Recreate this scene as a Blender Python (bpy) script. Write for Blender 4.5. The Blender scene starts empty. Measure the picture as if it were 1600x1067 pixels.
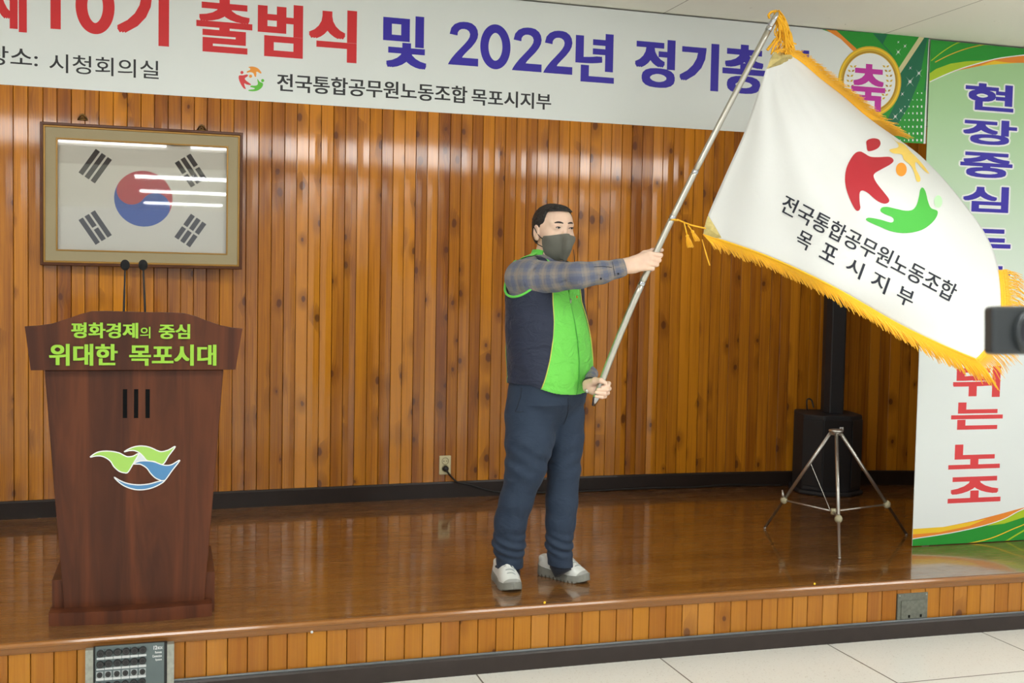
import bpy, bmesh, math, random
import numpy as np
from mathutils import Vector, Matrix, noise
from mathutils.geometry import tessellate_polygon
rng = random.Random(7); nrs = np.random.RandomState(11)
scene = bpy.context.scene; COL = scene.collection
Z0 = 0.27                                  # stage height above the hall floor
# ------------------------------------------------------------------ camera
F_PX = 1770.0; YAW, PITCH, ROLL = math.radians(16.812), math.radians(2.794), math.radians(-1.091)
CAM = np.array([0.0, 0.0, 1.31 + Z0])
def cam_axes():
    f = np.array([math.sin(YAW)*math.cos(PITCH), math.cos(YAW)*math.cos(PITCH), -math.sin(PITCH)])
    r = np.array([math.cos(YAW), -math.sin(YAW), 0.0]); d = np.cross(f, r)
    c, s = math.cos(ROLL), math.sin(ROLL)
    return c*r + s*d, -s*r + c*d, f
AR, AD, AF = cam_axes()
cam = bpy.data.cameras.new('camera'); camo = bpy.data.objects.new('camera', cam); COL.objects.link(camo)
cam.sensor_width = 36.0; cam.lens = F_PX*36.0/1600.0; cam.clip_start = 0.05
mw = Matrix.Identity(4)
for i in range(3):
    mw[i][0] = AR[i]; mw[i][1] = -AD[i]; mw[i][2] = -AF[i]; mw[i][3] = CAM[i]
camo.matrix_world = mw; scene.camera = camo
cam.dof.use_dof = True; cam.dof.focus_distance = 4.95; cam.dof.aperture_fstop = 6.3
# ------------------------------------------------------------------ world, colour, lights
scene.view_settings.view_transform = 'Standard'; scene.view_settings.look = 'None'
scene.view_settings.gamma = 1.0; scene.view_settings.use_curve_mapping = False
scene.view_settings.exposure = 0.90
scene.cycles.use_denoising = True
world = bpy.data.worlds.new('world'); scene.world = world; world.use_nodes = True
world.node_tree.nodes['Background'].inputs[0].default_value = (0.93, 0.96, 1.0, 1)
world.node_tree.nodes['Background'].inputs[1].default_value = 0.45
LAMP_STRENGTH = 13.0          # hall ceiling lamps
BATTEN_STRENGTH = 6.5        # tube lamps behind the valance banner
# ------------------------------------------------------------------ picture <-> place
def ray(px, py):
    v = AR*(px-800.0) + AD*(py-533.5) + AF*F_PX
    return v/np.linalg.norm(v)
def on_y(px, py, Y):
    v = ray(px, py); return CAM + v*((Y-CAM[1])/v[1])
def on_z(px, py, Z):
    v = ray(px, py); return CAM + v*((Z-CAM[2])/v[2])
# ------------------------------------------------------------------ object helpers
def tag(o, label=None, cat=None, group=None, kind=None):
    if label: o['label'] = label
    if cat: o['category'] = cat
    if group: o['group'] = group
    if kind: o['kind'] = kind
    return o
def origin_of(p):
    x = np.array(p.location)
    while p.parent: p = p.parent; x = x + np.array(p.location)
    return x
def empty(name, loc, label, cat, group=None):
    o = bpy.data.objects.new(name, None); COL.objects.link(o); o.location = Vector([float(c) for c in loc])
    o.empty_display_size = 0.1
    return tag(o, label, cat, group)
def mesh_obj(name, verts, faces, mats, parent=None, smooth=False, fmat=None, attrs=None, loc=None):
    V = np.asarray(verts, float).reshape(-1, 3)
    if parent is not None: off = origin_of(parent)
    elif loc is not None: off = np.asarray(loc, float)
    else: off = np.array([(V[:,0].min()+V[:,0].max())/2, (V[:,1].min()+V[:,1].max())/2, V[:,2].min()])
    me = bpy.data.meshes.new(name)
    me.from_pydata((V-off).tolist(), [], [list(map(int, f)) for f in faces]); me.update()
    if not isinstance(mats, (list, tuple)): mats = [mats]
    for m in mats: me.materials.append(m)
    if fmat is not None: me.polygons.foreach_set('material_index', np.asarray(fmat, np.int32))
    if smooth: me.polygons.foreach_set('use_smooth', np.ones(len(me.polygons), bool))
    for k, a in (attrs or {}).items():
        at = me.attributes.new(k, 'FLOAT', 'POINT'); at.data.foreach_set('value', np.asarray(a, np.float32))
    o = bpy.data.objects.new(name, me); COL.objects.link(o)
    if parent is not None: o.parent = parent
    else: o.location = Vector([float(c) for c in off])
    return o
def add_mod(o, kind, **kw):
    m = o.modifiers.new(kind.lower(), kind)
    for k, v in kw.items(): setattr(m, k, v)
    return m
def bevel(o, w=0.004, seg=2):
    return add_mod(o, 'BEVEL', width=w, segments=seg, limit_method='ANGLE', angle_limit=math.radians(40))
class MB:
    def __init__(s): s.v = []; s.f = []; s.m = []
    def add(s, v, f, m=0):
        n = len(s.v); s.v += [tuple(map(float, p)) for p in v]; s.f += [[i+n for i in q] for q in f]; s.m += [m]*len(f); return s
    def box(s, lo, hi, m=0):
        x0,y0,z0 = lo; x1,y1,z1 = hi
        return s.add([(x0,y0,z0),(x1,y0,z0),(x1,y1,z0),(x0,y1,z0),(x0,y0,z1),(x1,y0,z1),(x1,y1,z1),(x0,y1,z1)],
                     [(0,3,2,1),(4,5,6,7),(0,1,5,4),(1,2,6,5),(2,3,7,6),(3,0,4,7)], m)
    def tube(s, pts, r, n=10, m=0, cap=True):
        P = [np.array(p, float) for p in pts]; R = r if hasattr(r, '__len__') else [r]*len(P)
        up = None; rings = []
        for i, p in enumerate(P):
            t = P[min(i+1, len(P)-1)] - P[max(i-1, 0)]; t = t/(np.linalg.norm(t)+1e-12)
            if up is None:
                up = np.cross(t, [0,0,1.0]) if abs(t[2]) < .9 else np.cross(t, [1.0,0,0])
            a = up - t*np.dot(up, t); a = a/(np.linalg.norm(a)+1e-12); b = np.cross(t, a); up = a
            rings.append([p + R[i]*(a*math.cos(2*math.pi*k/n) + b*math.sin(2*math.pi*k/n)) for k in range(n)])
        V = [q for g in rings for q in g]; Fc = []
        for i in range(len(P)-1):
            for k in range(n):
                k2 = (k+1) % n; Fc.append((i*n+k, i*n+k2, (i+1)*n+k2, (i+1)*n+k))
        if cap: Fc.append(tuple(range(n-1, -1, -1))); Fc.append(tuple((len(P)-1)*n+k for k in range(n)))
        return s.add(V, Fc, m)
    def ball(s, c, r, n=14, m=0, sq=(1,1,1)):
        V = []; Fc = []; K = n//2
        for i in range(K+1):
            th = math.pi*i/K
            for j in range(n):
                ph = 2*math.pi*j/n
                V.append((c[0]+r*sq[0]*math.sin(th)*math.cos(ph), c[1]+r*sq[1]*math.sin(th)*math.sin(ph), c[2]+r*sq[2]*math.cos(th)))
        for i in range(K):
            for j in range(n):
                j2 = (j+1) % n; Fc.append((i*n+j, (i+1)*n+j, (i+1)*n+j2, i*n+j2))
        return s.add(V, Fc, m)
    def obj(s, name, mats, parent=None, smooth=False, **kw):
        return mesh_obj(name, s.v, s.f, mats, parent, smooth, fmat=s.m, **kw)
def prism(poly, axis_vec, m=0):
    """closed solid: polygon (3-D points) swept by axis_vec"""
    n = len(poly); P = [np.array(p, float) for p in poly]; Q = [p+np.array(axis_vec, float) for p in P]
    tri = tessellate_polygon([[Vector(p) for p in P]])
    nt = [(np.cross(P[b]-P[a], P[c]-P[a])) for a,b,c in tri]; sgn = np.dot(sum(nt), np.array(axis_vec, float))
    Fc = [list(t) if sgn < 0 else list(t)[::-1] for t in tri]
    Fc += [[i+n for i in f][::-1] for f in [list(t) if sgn < 0 else list(t)[::-1] for t in tri]]
    for i in range(n):
        j = (i+1) % n; q = [i, j, j+n, i+n]; Fc.append(q)
    return P+Q, Fc
def catmull(pts, n=6, closed=True):
    P = np.array(pts, float); N = len(P); out = []
    for i in range(N if closed else N-1):
        g = lambda k: P[k % N] if closed else P[min(max(k, 0), N-1)]
        p0, p1, p2, p3 = g(i-1), g(i), g(i+1), g(i+2)
        for t in np.arange(n)/n:
            out.append(0.5*((2*p1)+(-p0+p2)*t+(2*p0-5*p1+4*p2-p3)*t*t+(-p0+3*p1-3*p2+p3)*t**3))
    if not closed: out.append(P[-1])
    return np.array(out)
def tess2d(poly):
    return [list(t) for t in tessellate_polygon([[Vector((p[0], p[1], 0)) for p in poly]])]
def ribbon2d(poly, w, closed=True):
    P = np.array(poly, float); n = len(P)
    V = []; Fc = []
    for i in range(n):
        a = P[(i-1) % n] if closed or i else P[i]; b = P[(i+1) % n] if closed or i < n-1 else P[i]
        t = b-a; t = t/(np.linalg.norm(t)+1e-9); nn = np.array([-t[1], t[0]])
        V += [P[i]+nn*w/2, P[i]-nn*w/2]
    for i in range(n if closed else n-1):
        j = (i+1) % n; Fc.append([2*i, 2*i+1, 2*j+1, 2*j])
    return np.array(V), Fc
def circle2d(c, rx, ry=None, n=28, a0=0, a1=2*math.pi):
    ry = ry or rx
    return np.array([(c[0]+rx*math.cos(a0+(a1-a0)*k/n), c[1]+ry*math.sin(a0+(a1-a0)*k/n)) for k in range(n)])
# text: the built-in font, thickened by overlaying shifted copies; fitted to the unit square
_tc = {}
def glyphs(body, dx=0.0, dy=0.0):
    key = (body, dx, dy)
    if key in _tc: return _tc[key]
    cu = bpy.data.curves.new('lettering', 'FONT'); cu.body = body; cu.size = 1.0; cu.resolution_u = 4
    o = bpy.data.objects.new('lettering', cu); COL.objects.link(o)
    dg = bpy.context.evaluated_depsgraph_get(); dg.update()
    me = bpy.data.meshes.new_from_object(o.evaluated_get(dg))
    V = np.array([v.co[:2] for v in me.vertices]); Fc = [list(p.vertices) for p in me.polygons]
    bpy.data.objects.remove(o); bpy.data.curves.remove(cu); bpy.data.meshes.remove(me)
    offs = [(0, 0)]
    if dx or dy: offs = [(a, b) for a in (-dx, 0, dx) for b in (-dy, 0, dy)]
    VV = np.concatenate([V+np.array(o_) for o_ in offs]); FF = []
    for i in range(len(offs)): FF += [[k+i*len(V) for k in f] for f in Fc]
    lo = VV.min(0); hi = VV.max(0); VV = (VV-lo)/(hi-lo)
    lay = np.repeat(np.arange(len(offs)), len(V))
    _tc[key] = (VV, FF, lay); return _tc[key]
# ------------------------------------------------------------------ material helpers
class NT:
    def __init__(s, name):
        s.m = bpy.data.materials.new(name); s.m.use_nodes = True; s.t = s.m.node_tree
        s.b = s.t.nodes['Principled BSDF']
    def n(s, typ, **kw):
        x = s.t.nodes.new(typ)
        for k, v in kw.items(): setattr(x, k, v)
        return x
    def lk(s, a, b): s.t.links.new(a, b)
    def put(s, sock, v):
        if hasattr(v, 'links') or isinstance(v, bpy.types.NodeSocket): s.lk(v, sock)
        elif hasattr(v, '__len__') and len(v) == 3 and sock.type == 'RGBA': sock.default_value = (*v, 1)
        else: sock.default_value = v
    def M(s, op, a, b=None, c=None, clamp=False):
        x = s.n('ShaderNodeMath', operation=op, use_clamp=clamp)
        for i, v in enumerate((a, b, c)):
            if v is not None: s.put(x.inputs[i], v)
        return x.outputs[0]
    def ss(s, v, lo, hi, a=0.0, b=1.0):
        x = s.n('ShaderNodeMapRange', interpolation_type='SMOOTHSTEP')
        for i, q in enumerate((v, lo, hi, a, b)): s.put(x.inputs[i], q)
        return x.outputs[0]
    def attr(s, name, out=2):
        return s.n('ShaderNodeAttribute', attribute_name=name).outputs[out]
    def mix(s, f, a, b, mode='MIX'):
        x = s.n('ShaderNodeMix', data_type='RGBA', blend_type=mode)
        s.put(x.inputs[0], f); s.put(x.inputs[6], a); s.put(x.inputs[7], b); return x.outputs[2]
    def vec(s, x, y, z):
        q = s.n('ShaderNodeCombineXYZ'); s.put(q.inputs[0], x); s.put(q.inputs[1], y); s.put(q.inputs[2], z); return q.outputs[0]
    def noise(s, v, scale=1.0, detail=3.0, rough=0.55, dist=0.0, out=0):
        x = s.n('ShaderNodeTexNoise'); s.put(x.inputs['Vector'], v); x.inputs['Scale'].default_value = scale
        x.inputs['Detail'].default_value = detail; x.inputs['Roughness'].default_value = rough; x.inputs['Distortion'].default_value = dist
        return x.outputs[out]
    def obj(s): return s.n('ShaderNodeTexCoord').outputs['Object']
    def sep(s, v):
        x = s.n('ShaderNodeSeparateXYZ'); s.lk(v, x.inputs[0]); return x.outputs
    def bump(s, h, strength=0.3, dist=0.002):
        x = s.n('ShaderNodeBump'); x.inputs['Strength'].default_value = strength; x.inputs['Distance'].default_value = dist
        s.lk(h, x.inputs['Height']); s.lk(x.outputs[0], s.b.inputs['Normal']); return x
    def set(s, **kw):
        names = dict(col='Base Color', rough='Roughness', metal='Metallic', coat='Coat Weight', coatr='Coat Roughness', spec='Specular IOR Level',
                     sheen='Sheen Weight', trans='Transmission Weight', sub='Subsurface Weight', ior='IOR', em='Emission Color', ems='Emission Strength', aniso='Anisotropic')
        for k, v in kw.items(): s.put(s.b.inputs[names[k]], v)
        return s
def srgb(r, g, b):
    f = lambda c: (c/255/12.92) if c/255 <= 0.04045 else ((c/255+0.055)/1.055)**2.4
    return (f(r), f(g), f(b))
def plain(name, c, rough=0.5, metal=0.0, coat=0.0, spec=0.5, var=0.05, vscale=30.0, **kw):
    t = NT(name)
    if var:
        nz = t.noise(t.obj(), vscale, 3.0); col = t.mix(nz, tuple(x*(1-var) for x in c), tuple(min(1, x*(1+var)) for x in c)); t.set(col=col)
    else: t.set(col=c)
    t.set(rough=rough, metal=metal, coat=coat, spec=spec, **kw); return t.m
def cloth(name, c, weave=900.0, rough=0.85, wrinkle=0.25, sheen=0.15, wscale=9.0, stretch=(1,1,1)):
    t = NT(name); o = t.obj(); x, y, z = t.sep(o)
    n1 = t.noise(t.vec(t.M('MULTIPLY', x, stretch[0]), t.M('MULTIPLY', y, stretch[1]), t.M('MULTIPLY', z, stretch[2])), wscale, 4.0, 0.6, 0.6)
    n2 = t.noise(o, weave, 1.0)
    t.set(col=t.mix(n2, tuple(v*.9 for v in c), tuple(min(1, v*1.08) for v in c)), rough=rough, sheen=sheen, spec=0.3)
    t.bump(t.M('ADD', t.M('MULTIPLY', n1, 1.0), t.M('MULTIPLY', n2, 0.03)), wrinkle, 0.02); return t.m
# ------------------------------------------------------------------ materials of the setting
def wood_planks(name, light, dark, knot, rough=0.34, zs=1.0, gloss=0.55, knots=0.34, coatr=0.105):
    t = NT(name); r1, r2, u = t.attr('rnd'), t.attr('rnd2'), t.attr('u'); x, y, z = t.sep(t.obj())
    zz = t.M('MULTIPLY_ADD', r2, 37.0, t.M('MULTIPLY', z, zs)); uu = t.M('MULTIPLY_ADD', r1, 53.0, t.M('MULTIPLY', u, 0.075))
    cx = t.M('MULTIPLY_ADD', r1, 91.0, t.M('MULTIPLY', u, 0.62)); cz = t.M('MULTIPLY', zz, 5.0)
    warp = t.noise(t.vec(uu, 0.0, zz), 14.0, 2.0)
    v = t.n('ShaderNodeTexVoronoi', voronoi_dimensions='2D'); t.lk(t.vec(t.M('MULTIPLY_ADD', warp, 0.10, cx), t.M('MULTIPLY_ADD', warp, 0.14, cz), 0.0), v.inputs['Vector'])
    v.inputs['Scale'].default_value = 1.0; v.inputs['Randomness'].default_value = 0.85
    vc = t.n('ShaderNodeSeparateColor'); t.lk(v.outputs['Color'], vc.inputs[0])
    has = t.M('LESS_THAN', vc.outputs[0], knots); rad = t.M('MULTIPLY_ADD', vc.outputs[1], 0.13, 0.05)
    d = v.outputs['Distance']
    core = t.M('MULTIPLY', t.ss(d, t.M('MULTIPLY', rad, 0.62), rad, 1.0, 0.0), has)
    halo = t.M('MULTIPLY', t.ss(d, rad, t.M('MULTIPLY', rad, 4.0), 1.0, 0.0), has)
    # grain runs up the board and bends round the knots
    gx = t.M('MULTIPLY_ADD', halo, 0.012, uu)
    g1 = t.noise(t.vec(t.M('MULTIPLY', gx, 120.0), 0.0, t.M('MULTIPLY', zz, 1.6)), 1.0, 5.0, 0.62, 0.8)
    g2 = t.noise(t.vec(t.M('MULTIPLY', gx, 420.0), 3.0, t.M('MULTIPLY', zz, 6.0)), 1.0, 2.0)
    big = t.noise(t.vec(t.M('MULTIPLY', uu, 16.0), 7.0, t.M('MULTIPLY', zz, 0.9)), 1.0, 2.0)
    tone = t.M('ADD', t.M('MULTIPLY', r1, 0.85), t.M('MULTIPLY', t.ss(big, 0.3, 0.7), 0.36))
    tone = t.M('ADD', tone, t.M('MULTIPLY', t.M('SUBTRACT', g1, 0.5), 1.5), clamp=True)
    col = t.mix(tone, dark, light)
    col = t.mix(t.M('MULTIPLY', t.ss(g2, 0.55, 0.8), 0.25), col, dark)
    col = t.mix(t.M('MULTIPLY', halo, 0.45), col, tuple(c*.62 for c in dark))
    col = t.mix(t.M('MULTIPLY', core, 0.78), col, knot)
    edge = t.M('ADD', t.ss(u, 0.0, 0.07, 1.0, 0.0), t.ss(u, 0.93, 1.0, 0.0, 1.0))
    col = t.mix(t.M('MULTIPLY', edge, 0.22), col, tuple(c*.35 for c in dark))
    t.set(col=col, rough=t.M('MULTIPLY_ADD', g1, 0.10, rough), coat=t.M('MULTIPLY', t.M('MULTIPLY_ADD', r2, 1.0, .45), gloss), coatr=coatr, spec=0.15)
    t.b.inputs['Coat IOR'].default_value = 1.65
    h = t.M('ADD', t.M('MULTIPLY', g1, 0.25), t.M('MULTIPLY', t.noise(t.vec(t.M('MULTIPLY', uu, 30.0), 1.0, t.M('MULTIPLY', zz, 7.0)), 1.0, 2.0), 1.0))
    t.bump(t.M('SUBTRACT', h, t.M('MULTIPLY', core, 0.5)), 0.22, 0.004); return t.m
M_WALL = wood_planks('varnished_pine_boards', (0.56, 0.212, 0.008), (0.205, 0.055, 0.003), (0.085, 0.020, 0.003))
M_FRONT = wood_planks('stage_front_boards', (0.45, 0.180, 0.018), (0.30, 0.098, 0.009), (0.09, 0.025, 0.007), gloss=0.3, knots=0.14)
def floor_boards():
    t = NT('varnished_stage_boards'); x, y, z = t.sep(t.obj())
    w = 0.058; yi = t.M('DIVIDE', y, w); idx = t.M('FLOOR', yi); fr = t.M('FRACT', yi)
    wn = t.n('ShaderNodeTexWhiteNoise', noise_dimensions='1D'); t.lk(idx, wn.inputs['W']); r = wn.outputs['Value']
    xx = t.M('MULTIPLY_ADD', r, 19.0, x)
    seg = t.M('FLOOR', t.M('DIVIDE', xx, 1.7)); sf = t.M('FRACT', t.M('DIVIDE', xx, 1.7))
    wn2 = t.n('ShaderNodeTexWhiteNoise', noise_dimensions='2D'); t.lk(t.vec(idx, seg, 0.0), wn2.inputs['Vector']); r2 = wn2.outputs['Value']
    g = t.noise(t.vec(t.M('MULTIPLY', xx, 2.0), t.M('MULTIPLY', y, 90.0), r2), 1.0, 5.0, 0.65, 0.5)
    wear = t.noise(t.vec(t.M('MULTIPLY', x, 0.9), t.M('MULTIPLY', y, 2.4), 2.0), 1.0, 4.0)
    tone = t.M('ADD', t.M('MULTIPLY', r2, 0.5), t.M('MULTIPLY_ADD', g, 0.9, -0.2), clamp=True)
    col = t.mix(tone, (0.095, 0.036, 0.008), (0.27, 0.118, 0.026))
    seam = t.M('MAXIMUM', t.ss(fr, 0.0, 0.07, 1.0, 0.0), t.ss(sf, 0.0, 0.002, 1.0, 0.0))
    col = t.mix(t.M('MULTIPLY', seam, 0.75), col, (0.02, 0.008, 0.003))
    sc = t.noise(t.vec(t.M('MULTIPLY', x, 5.0), t.M('MULTIPLY', y, 160.0), 5.0), 1.0, 3.0)
    col = t.mix(t.M('MULTIPLY', t.ss(sc, 0.62, 0.75), 0.22), col, (0.34, 0.20, 0.10))
    t.set(col=col, rough=t.M('MULTIPLY_ADD', sc, 0.20, 0.16), coat=0.80, coatr=t.M('MULTIPLY_ADD', sc, 0.11, 0.02), spec=0.3)
    t.bump(t.M('ADD', t.M('MULTIPLY', t.noise(t.vec(t.M('MULTIPLY', x, 3.0), t.M('MULTIPLY', y, 38.0), 1.0), 1.0, 1.0), .4), t.M('MULTIPLY', seam, -0.6)), 0.07, 0.003)
    return t.m
M_STAGE = floor_boards()
M_NOSE = wood_planks('stage_nosing_wood', (0.36, 0.145, 0.030), (0.20, 0.070, 0.014), (0.08, 0.03, 0.01), gloss=0.8, knots=0.0, rough=0.25)
M_BASE = plain('dark_skirting_paint', (0.018, 0.011, 0.008), 0.4, coat=0.05, spec=0.25, var=0.25, vscale=14)
M_SKIRT2 = plain('stage_foot_paint', (0.030, 0.021, 0.018), 0.35, coat=0.15, spec=0.3, var=0.3, vscale=20)
def tiles():
    t = NT('cream_floor_tiles'); x, y, z = t.sep(t.obj()); T = 0.818
    fx = t.M('FRACT', t.M('DIVIDE', t.M('ADD', x, 100*T-2.335), T)); fy = t.M('FRACT', t.M('DIVIDE', t.M('ADD', y, 100*T-3.62), T))
    e = 0.0035/T
    ln = lambda f: t.M('ADD', t.M('LESS_THAN', f, e), t.M('GREATER_THAN', f, 1-e), clamp=True)
    line = t.M('MAXIMUM', ln(fx), ln(fy))
    sp = t.noise(t.obj(), 130.0, 2.0); sp2 = t.noise(t.obj(), 45.0, 3.0)
    col = t.mix(t.ss(sp, 0.62, 0.72), (0.74, 0.725, 0.665), (0.50, 0.46, 0.39)); col = t.mix(t.M('MULTIPLY', sp2, 0.25), col, (0.68, 0.655, 0.58))
    t.set(col=t.mix(line, col, (0.12, 0.10, 0.075)), rough=0.35, coat=0.15, spec=0.4); return t.m
M_TILE = tiles()
def ceiling_mat():
    t = NT('fissured_ceiling_board'); o = t.obj(); x, y, z = t.sep(o)
    a = t.noise(o, 26.0, 4.0, 0.7); b = t.noise(o, 3.0, 2.0)
    pit = t.M('MULTIPLY', t.ss(a, 0.69, 0.73), t.ss(b, 0.42, 0.55))
    fx = t.M('FRACT', t.M('DIVIDE', t.M('ADD', x, 10*1.2-0.52), 1.2)); line = t.M('LESS_THAN', fx, 0.003)
    col = t.mix(t.M('MAXIMUM', pit, line), (0.84, 0.82, 0.72), (0.16, 0.13, 0.09)); t.set(col=col, rough=0.9, spec=0.2)
    t.bump(a, 0.12, 0.003); return t.m
M_CEIL = ceiling_mat()
M_PLASTER = plain('pale_plaster', (0.72, 0.70, 0.66), 0.9)
# ------------------------------------------------------------------ the setting
PW = np.polyfit([-3, -1.6, -.9, .25, 1, 2, 3.2, 4.06, 4.8, 5.7], [6.42, 6.53, 6.60, 6.67, 6.74, 6.775, 6.77, 6.75, 6.63, 6.35], 4)
PF = np.polyfit([-2.5, -1.2, -.58, 0, .65, 1.36, 2.13, 2.95, 3.89, 5.6], [4.30, 4.335, 4.35, 4.365, 4.39, 4.41, 4.42, 4.40, 4.38, 4.32], 3)
yw = lambda x: float(np.polyval(PW, x)); yf = lambda x: float(np.polyval(PF, x))
XL, XR = -2.6, 5.5
def boards(name, yfun, x0, x1, w, z0, z1, mat, kind='structure', depth=0.02, tilt=0.0011, seed=3):
    R = random.Random(seed); mb = MB(); u = []; r1 = []; r2 = []; x = x0
    while x < x1-1e-6:
        xe = min(x+w*R.uniform(.96, 1.04), x1); a, b = R.random(), R.random(); t = R.uniform(-tilt, tilt); g = 0.0026
        prof = [(x, 0.012, 0), (x+0.0012, g, .01), (x+g*1.2, 0.0004+t, .06), (x+(xe-x)*.5, -0.0003, .5), (xe-g*1.2, 0.0004-t, .94), (xe-0.0012, g, .99), (xe, 0.012, 1)]
        n = len(prof); V = []
        for zz in (z0, z1):
            for (px, dy, uu) in prof: V.append((px, yfun(px)+dy, zz))
        mb.add(V, [(i, i+1, n+i+1, n+i) for i in range(n-1)]); u += [p[2] for p in prof]*2; r1 += [a]*2*n; r2 += [b]*2*n
        x = xe
    # solid back so that the wall has its own thickness
    xs = np.linspace(x0, x1, 40); V = []
    for q in xs: V += [(q, yfun(q)+.0121, z0), (q, yfun(q)+.0121, z1), (q, yfun(q)+.0121+depth, z0), (q, yfun(q)+.0121+depth, z1)]
    Fc = []
    for i in range(len(xs)-1):
        k = 4*i; Fc += [(k, k+4, k+5, k+1), (k+2, k+3, k+7, k+6), (k+1, k+5, k+7, k+3), (k, k+2, k+6, k+4)]
    Fc += [(0, 1, 3, 2), (4*len(xs)-4, 4*len(xs)-2, 4*len(xs)-1, 4*len(xs)-3)]
    mb.add(V, Fc); u += [.5]*len(V); r1 += [.3]*len(V); r2 += [.3]*len(V)
    o = mb.obj(name, mat, attrs={'u': u, 'rnd': r1, 'rnd2': r2}); return tag(o, kind=kind)
WALL_T = 2.95
boards('wall_back', yw, XL, XR, 0.0715, Z0+0.095, WALL_T+.2, M_WALL, depth=0.1)
def curved_band(name, yfun, x0, x1, prof, mat, n=60, attrs=False):
    """profile of (dy, z) swept along a gently curved plan line"""
    xs = np.linspace(x0, x1, n); V = []; m = len(prof); Fc = []
    for x in xs: V += [(x, yfun(x)+dy, z) for dy, z in prof]
    for i in range(n-1):
        for k in range(m): Fc.append((i*m+k, (i+1)*m+k, (i+1)*m+(k+1) % m, i*m+(k+1) % m))
    Fc += [tuple(range(m))[::1], tuple((n-1)*m+k for k in range(m))[::-1]]
    at = {'u': [.5]*len(V), 'rnd': [.5]*len(V), 'rnd2': [.4]*len(V)} if attrs else None
    o = mesh_obj(name, V, Fc, mat, attrs=at); return tag(o, kind='structure')
curved_band('baseboard_back', yw, XL, XR, [(-0.018, Z0), (-0.018, Z0+.088), (-.012, Z0+.098), (0.012, Z0+.098), (0.012, Z0)], M_BASE)
# stage deck
xs = np.linspace(XL, XR, 60); V = []; Fc = []
for x in xs: V += [(x, yf(x)-.012, Z0), (x, yw(x)+.05, Z0), (x, yf(x)-.012, Z0-.03), (x, yw(x)+.05, Z0-.03)]
for i in range(len(xs)-1):
    k = 4*i; Fc += [(k, k+4, k+5, k+1), (k+2, k+3, k+7, k+6), (k, k+2, k+6, k+4), (k+1, k+5, k+7, k+3)]
Fc += [(0, 1, 3, 2), (4*59, 4*59+2, 4*59+3, 4*59+1)]
tag(mesh_obj('floor_stage', V, Fc, M_STAGE), kind='structure')
curved_band('trim_1', yf, XL, XR, [(-.012, Z0-.002), (-.022, Z0-.004), (-.026, Z0-.012), (-.024, Z0-.020), (-.014, Z0-.024), (-.012, Z0-.038), (-.008, Z0-.046), (0.004, Z0-.052), (0.02, Z0-.052), (0.02, Z0-.002)], M_NOSE, attrs=True)
boards('wall_stage_front', yf, XL, XR, 0.0765, 0.075, Z0-.03, M_FRONT, depth=0.05, tilt=0.0004, seed=9)
curved_band('baseboard_stage', yf, XL, XR, [(-.020, 0.0), (-.020, .066), (-.014, .074), (0.02, .074), (0.02, 0)], M_SKIRT2)
tag(MB().box((-8, -9, -.05), (9, 4.6, 0)).obj('floor', M_TILE), kind='structure')
tag(MB().tube([(q, yf(q)-.010, .079) for q in np.linspace(XL, XR, 60)], .006, 8).obj('trim_3', plain('grey_conduit', (.10, .11, .115), .35, coat=.3), smooth=True), kind='structure')
CEIL_Z = 2.605+Z0
BY = 4.97                                   # plane of the banners
tag(MB().box((-8, -9, CEIL_Z+.004), (9, BY+.02, CEIL_Z+.06)).obj('ceiling', M_CEIL), kind='structure')
tag(MB().box((XL-.1, BY+.02, 3.05), (XR+.1, 7.1, 3.1)).obj('ceiling_stage', M_PLASTER), kind='structure')
tag(MB().box((XL-.1, BY+.03, CEIL_Z-.40), (XR+.1, BY+.09, 3.05)).obj('trim_2', M_PLASTER), kind='structure')      # beam that carries the banner
tag(MB().box((3.82, BY+.03, Z0), (XR+.1, BY+.09, CEIL_Z-.40)).obj('wall_right', M_PLASTER), kind='structure')
tag(MB().box((XL-.1, 4.2, 0), (XL, 6.9, 3.05)).obj('wall_left', M_PLASTER), kind='structure')
tag(MB().box((XR, BY+.09, Z0), (XR+.1, 6.9, 3.05)).obj('wall_right_stage', M_PLASTER), kind='structure')
# ------------------------------------------------------------------ lamps (behind the camera, on the ceiling; behind the valance on the stage)
def emitter(name, c, s):
    t = NT(name); t.set(col=(.9, .9, .9), em=c, ems=s, rough=.5); return t.m
M_LAMP = emitter('lamp_diffuser', (0.96, 0.995, 1.0), LAMP_STRENGTH); M_TUBE = emitter('tube_light', (1.0, 0.98, 0.94), BATTEN_STRENGTH)
M_WHITE = plain('white_enamel', (.75, .75, .73), .4)
def copy_tree(o, parent=None):
    c = o.copy(); COL.objects.link(c)
    if parent is not None: c.parent = parent
    for ch in list(o.children): copy_tree(ch, c)
    return c
lp = None; i = 0
for yy in (2.7, 0.7, -1.6, -4.0, -6.6):
    for xx in (-2.6, 0.2, 3.0, 5.8):
        if lp is None:
            lp = empty('ceiling_lamp', (xx, yy, CEIL_Z-.05), 'flat white ceiling lamp in the hall behind the photographer', 'ceiling lamp', 'ceiling lamps of the hall')
            MB().box((xx-.66, yy-.17, CEIL_Z-.03), (xx+.66, yy+.17, CEIL_Z+.004)).obj('lamp_housing', M_WHITE, lp)
            MB().box((xx-.62, yy-.14, CEIL_Z-.04), (xx+.62, yy+.14, CEIL_Z-.03)).obj('diffuser', M_LAMP, lp)
        else:
            c = copy_tree(lp); c.location = (xx, yy, CEIL_Z-.05)
bt = None
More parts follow.
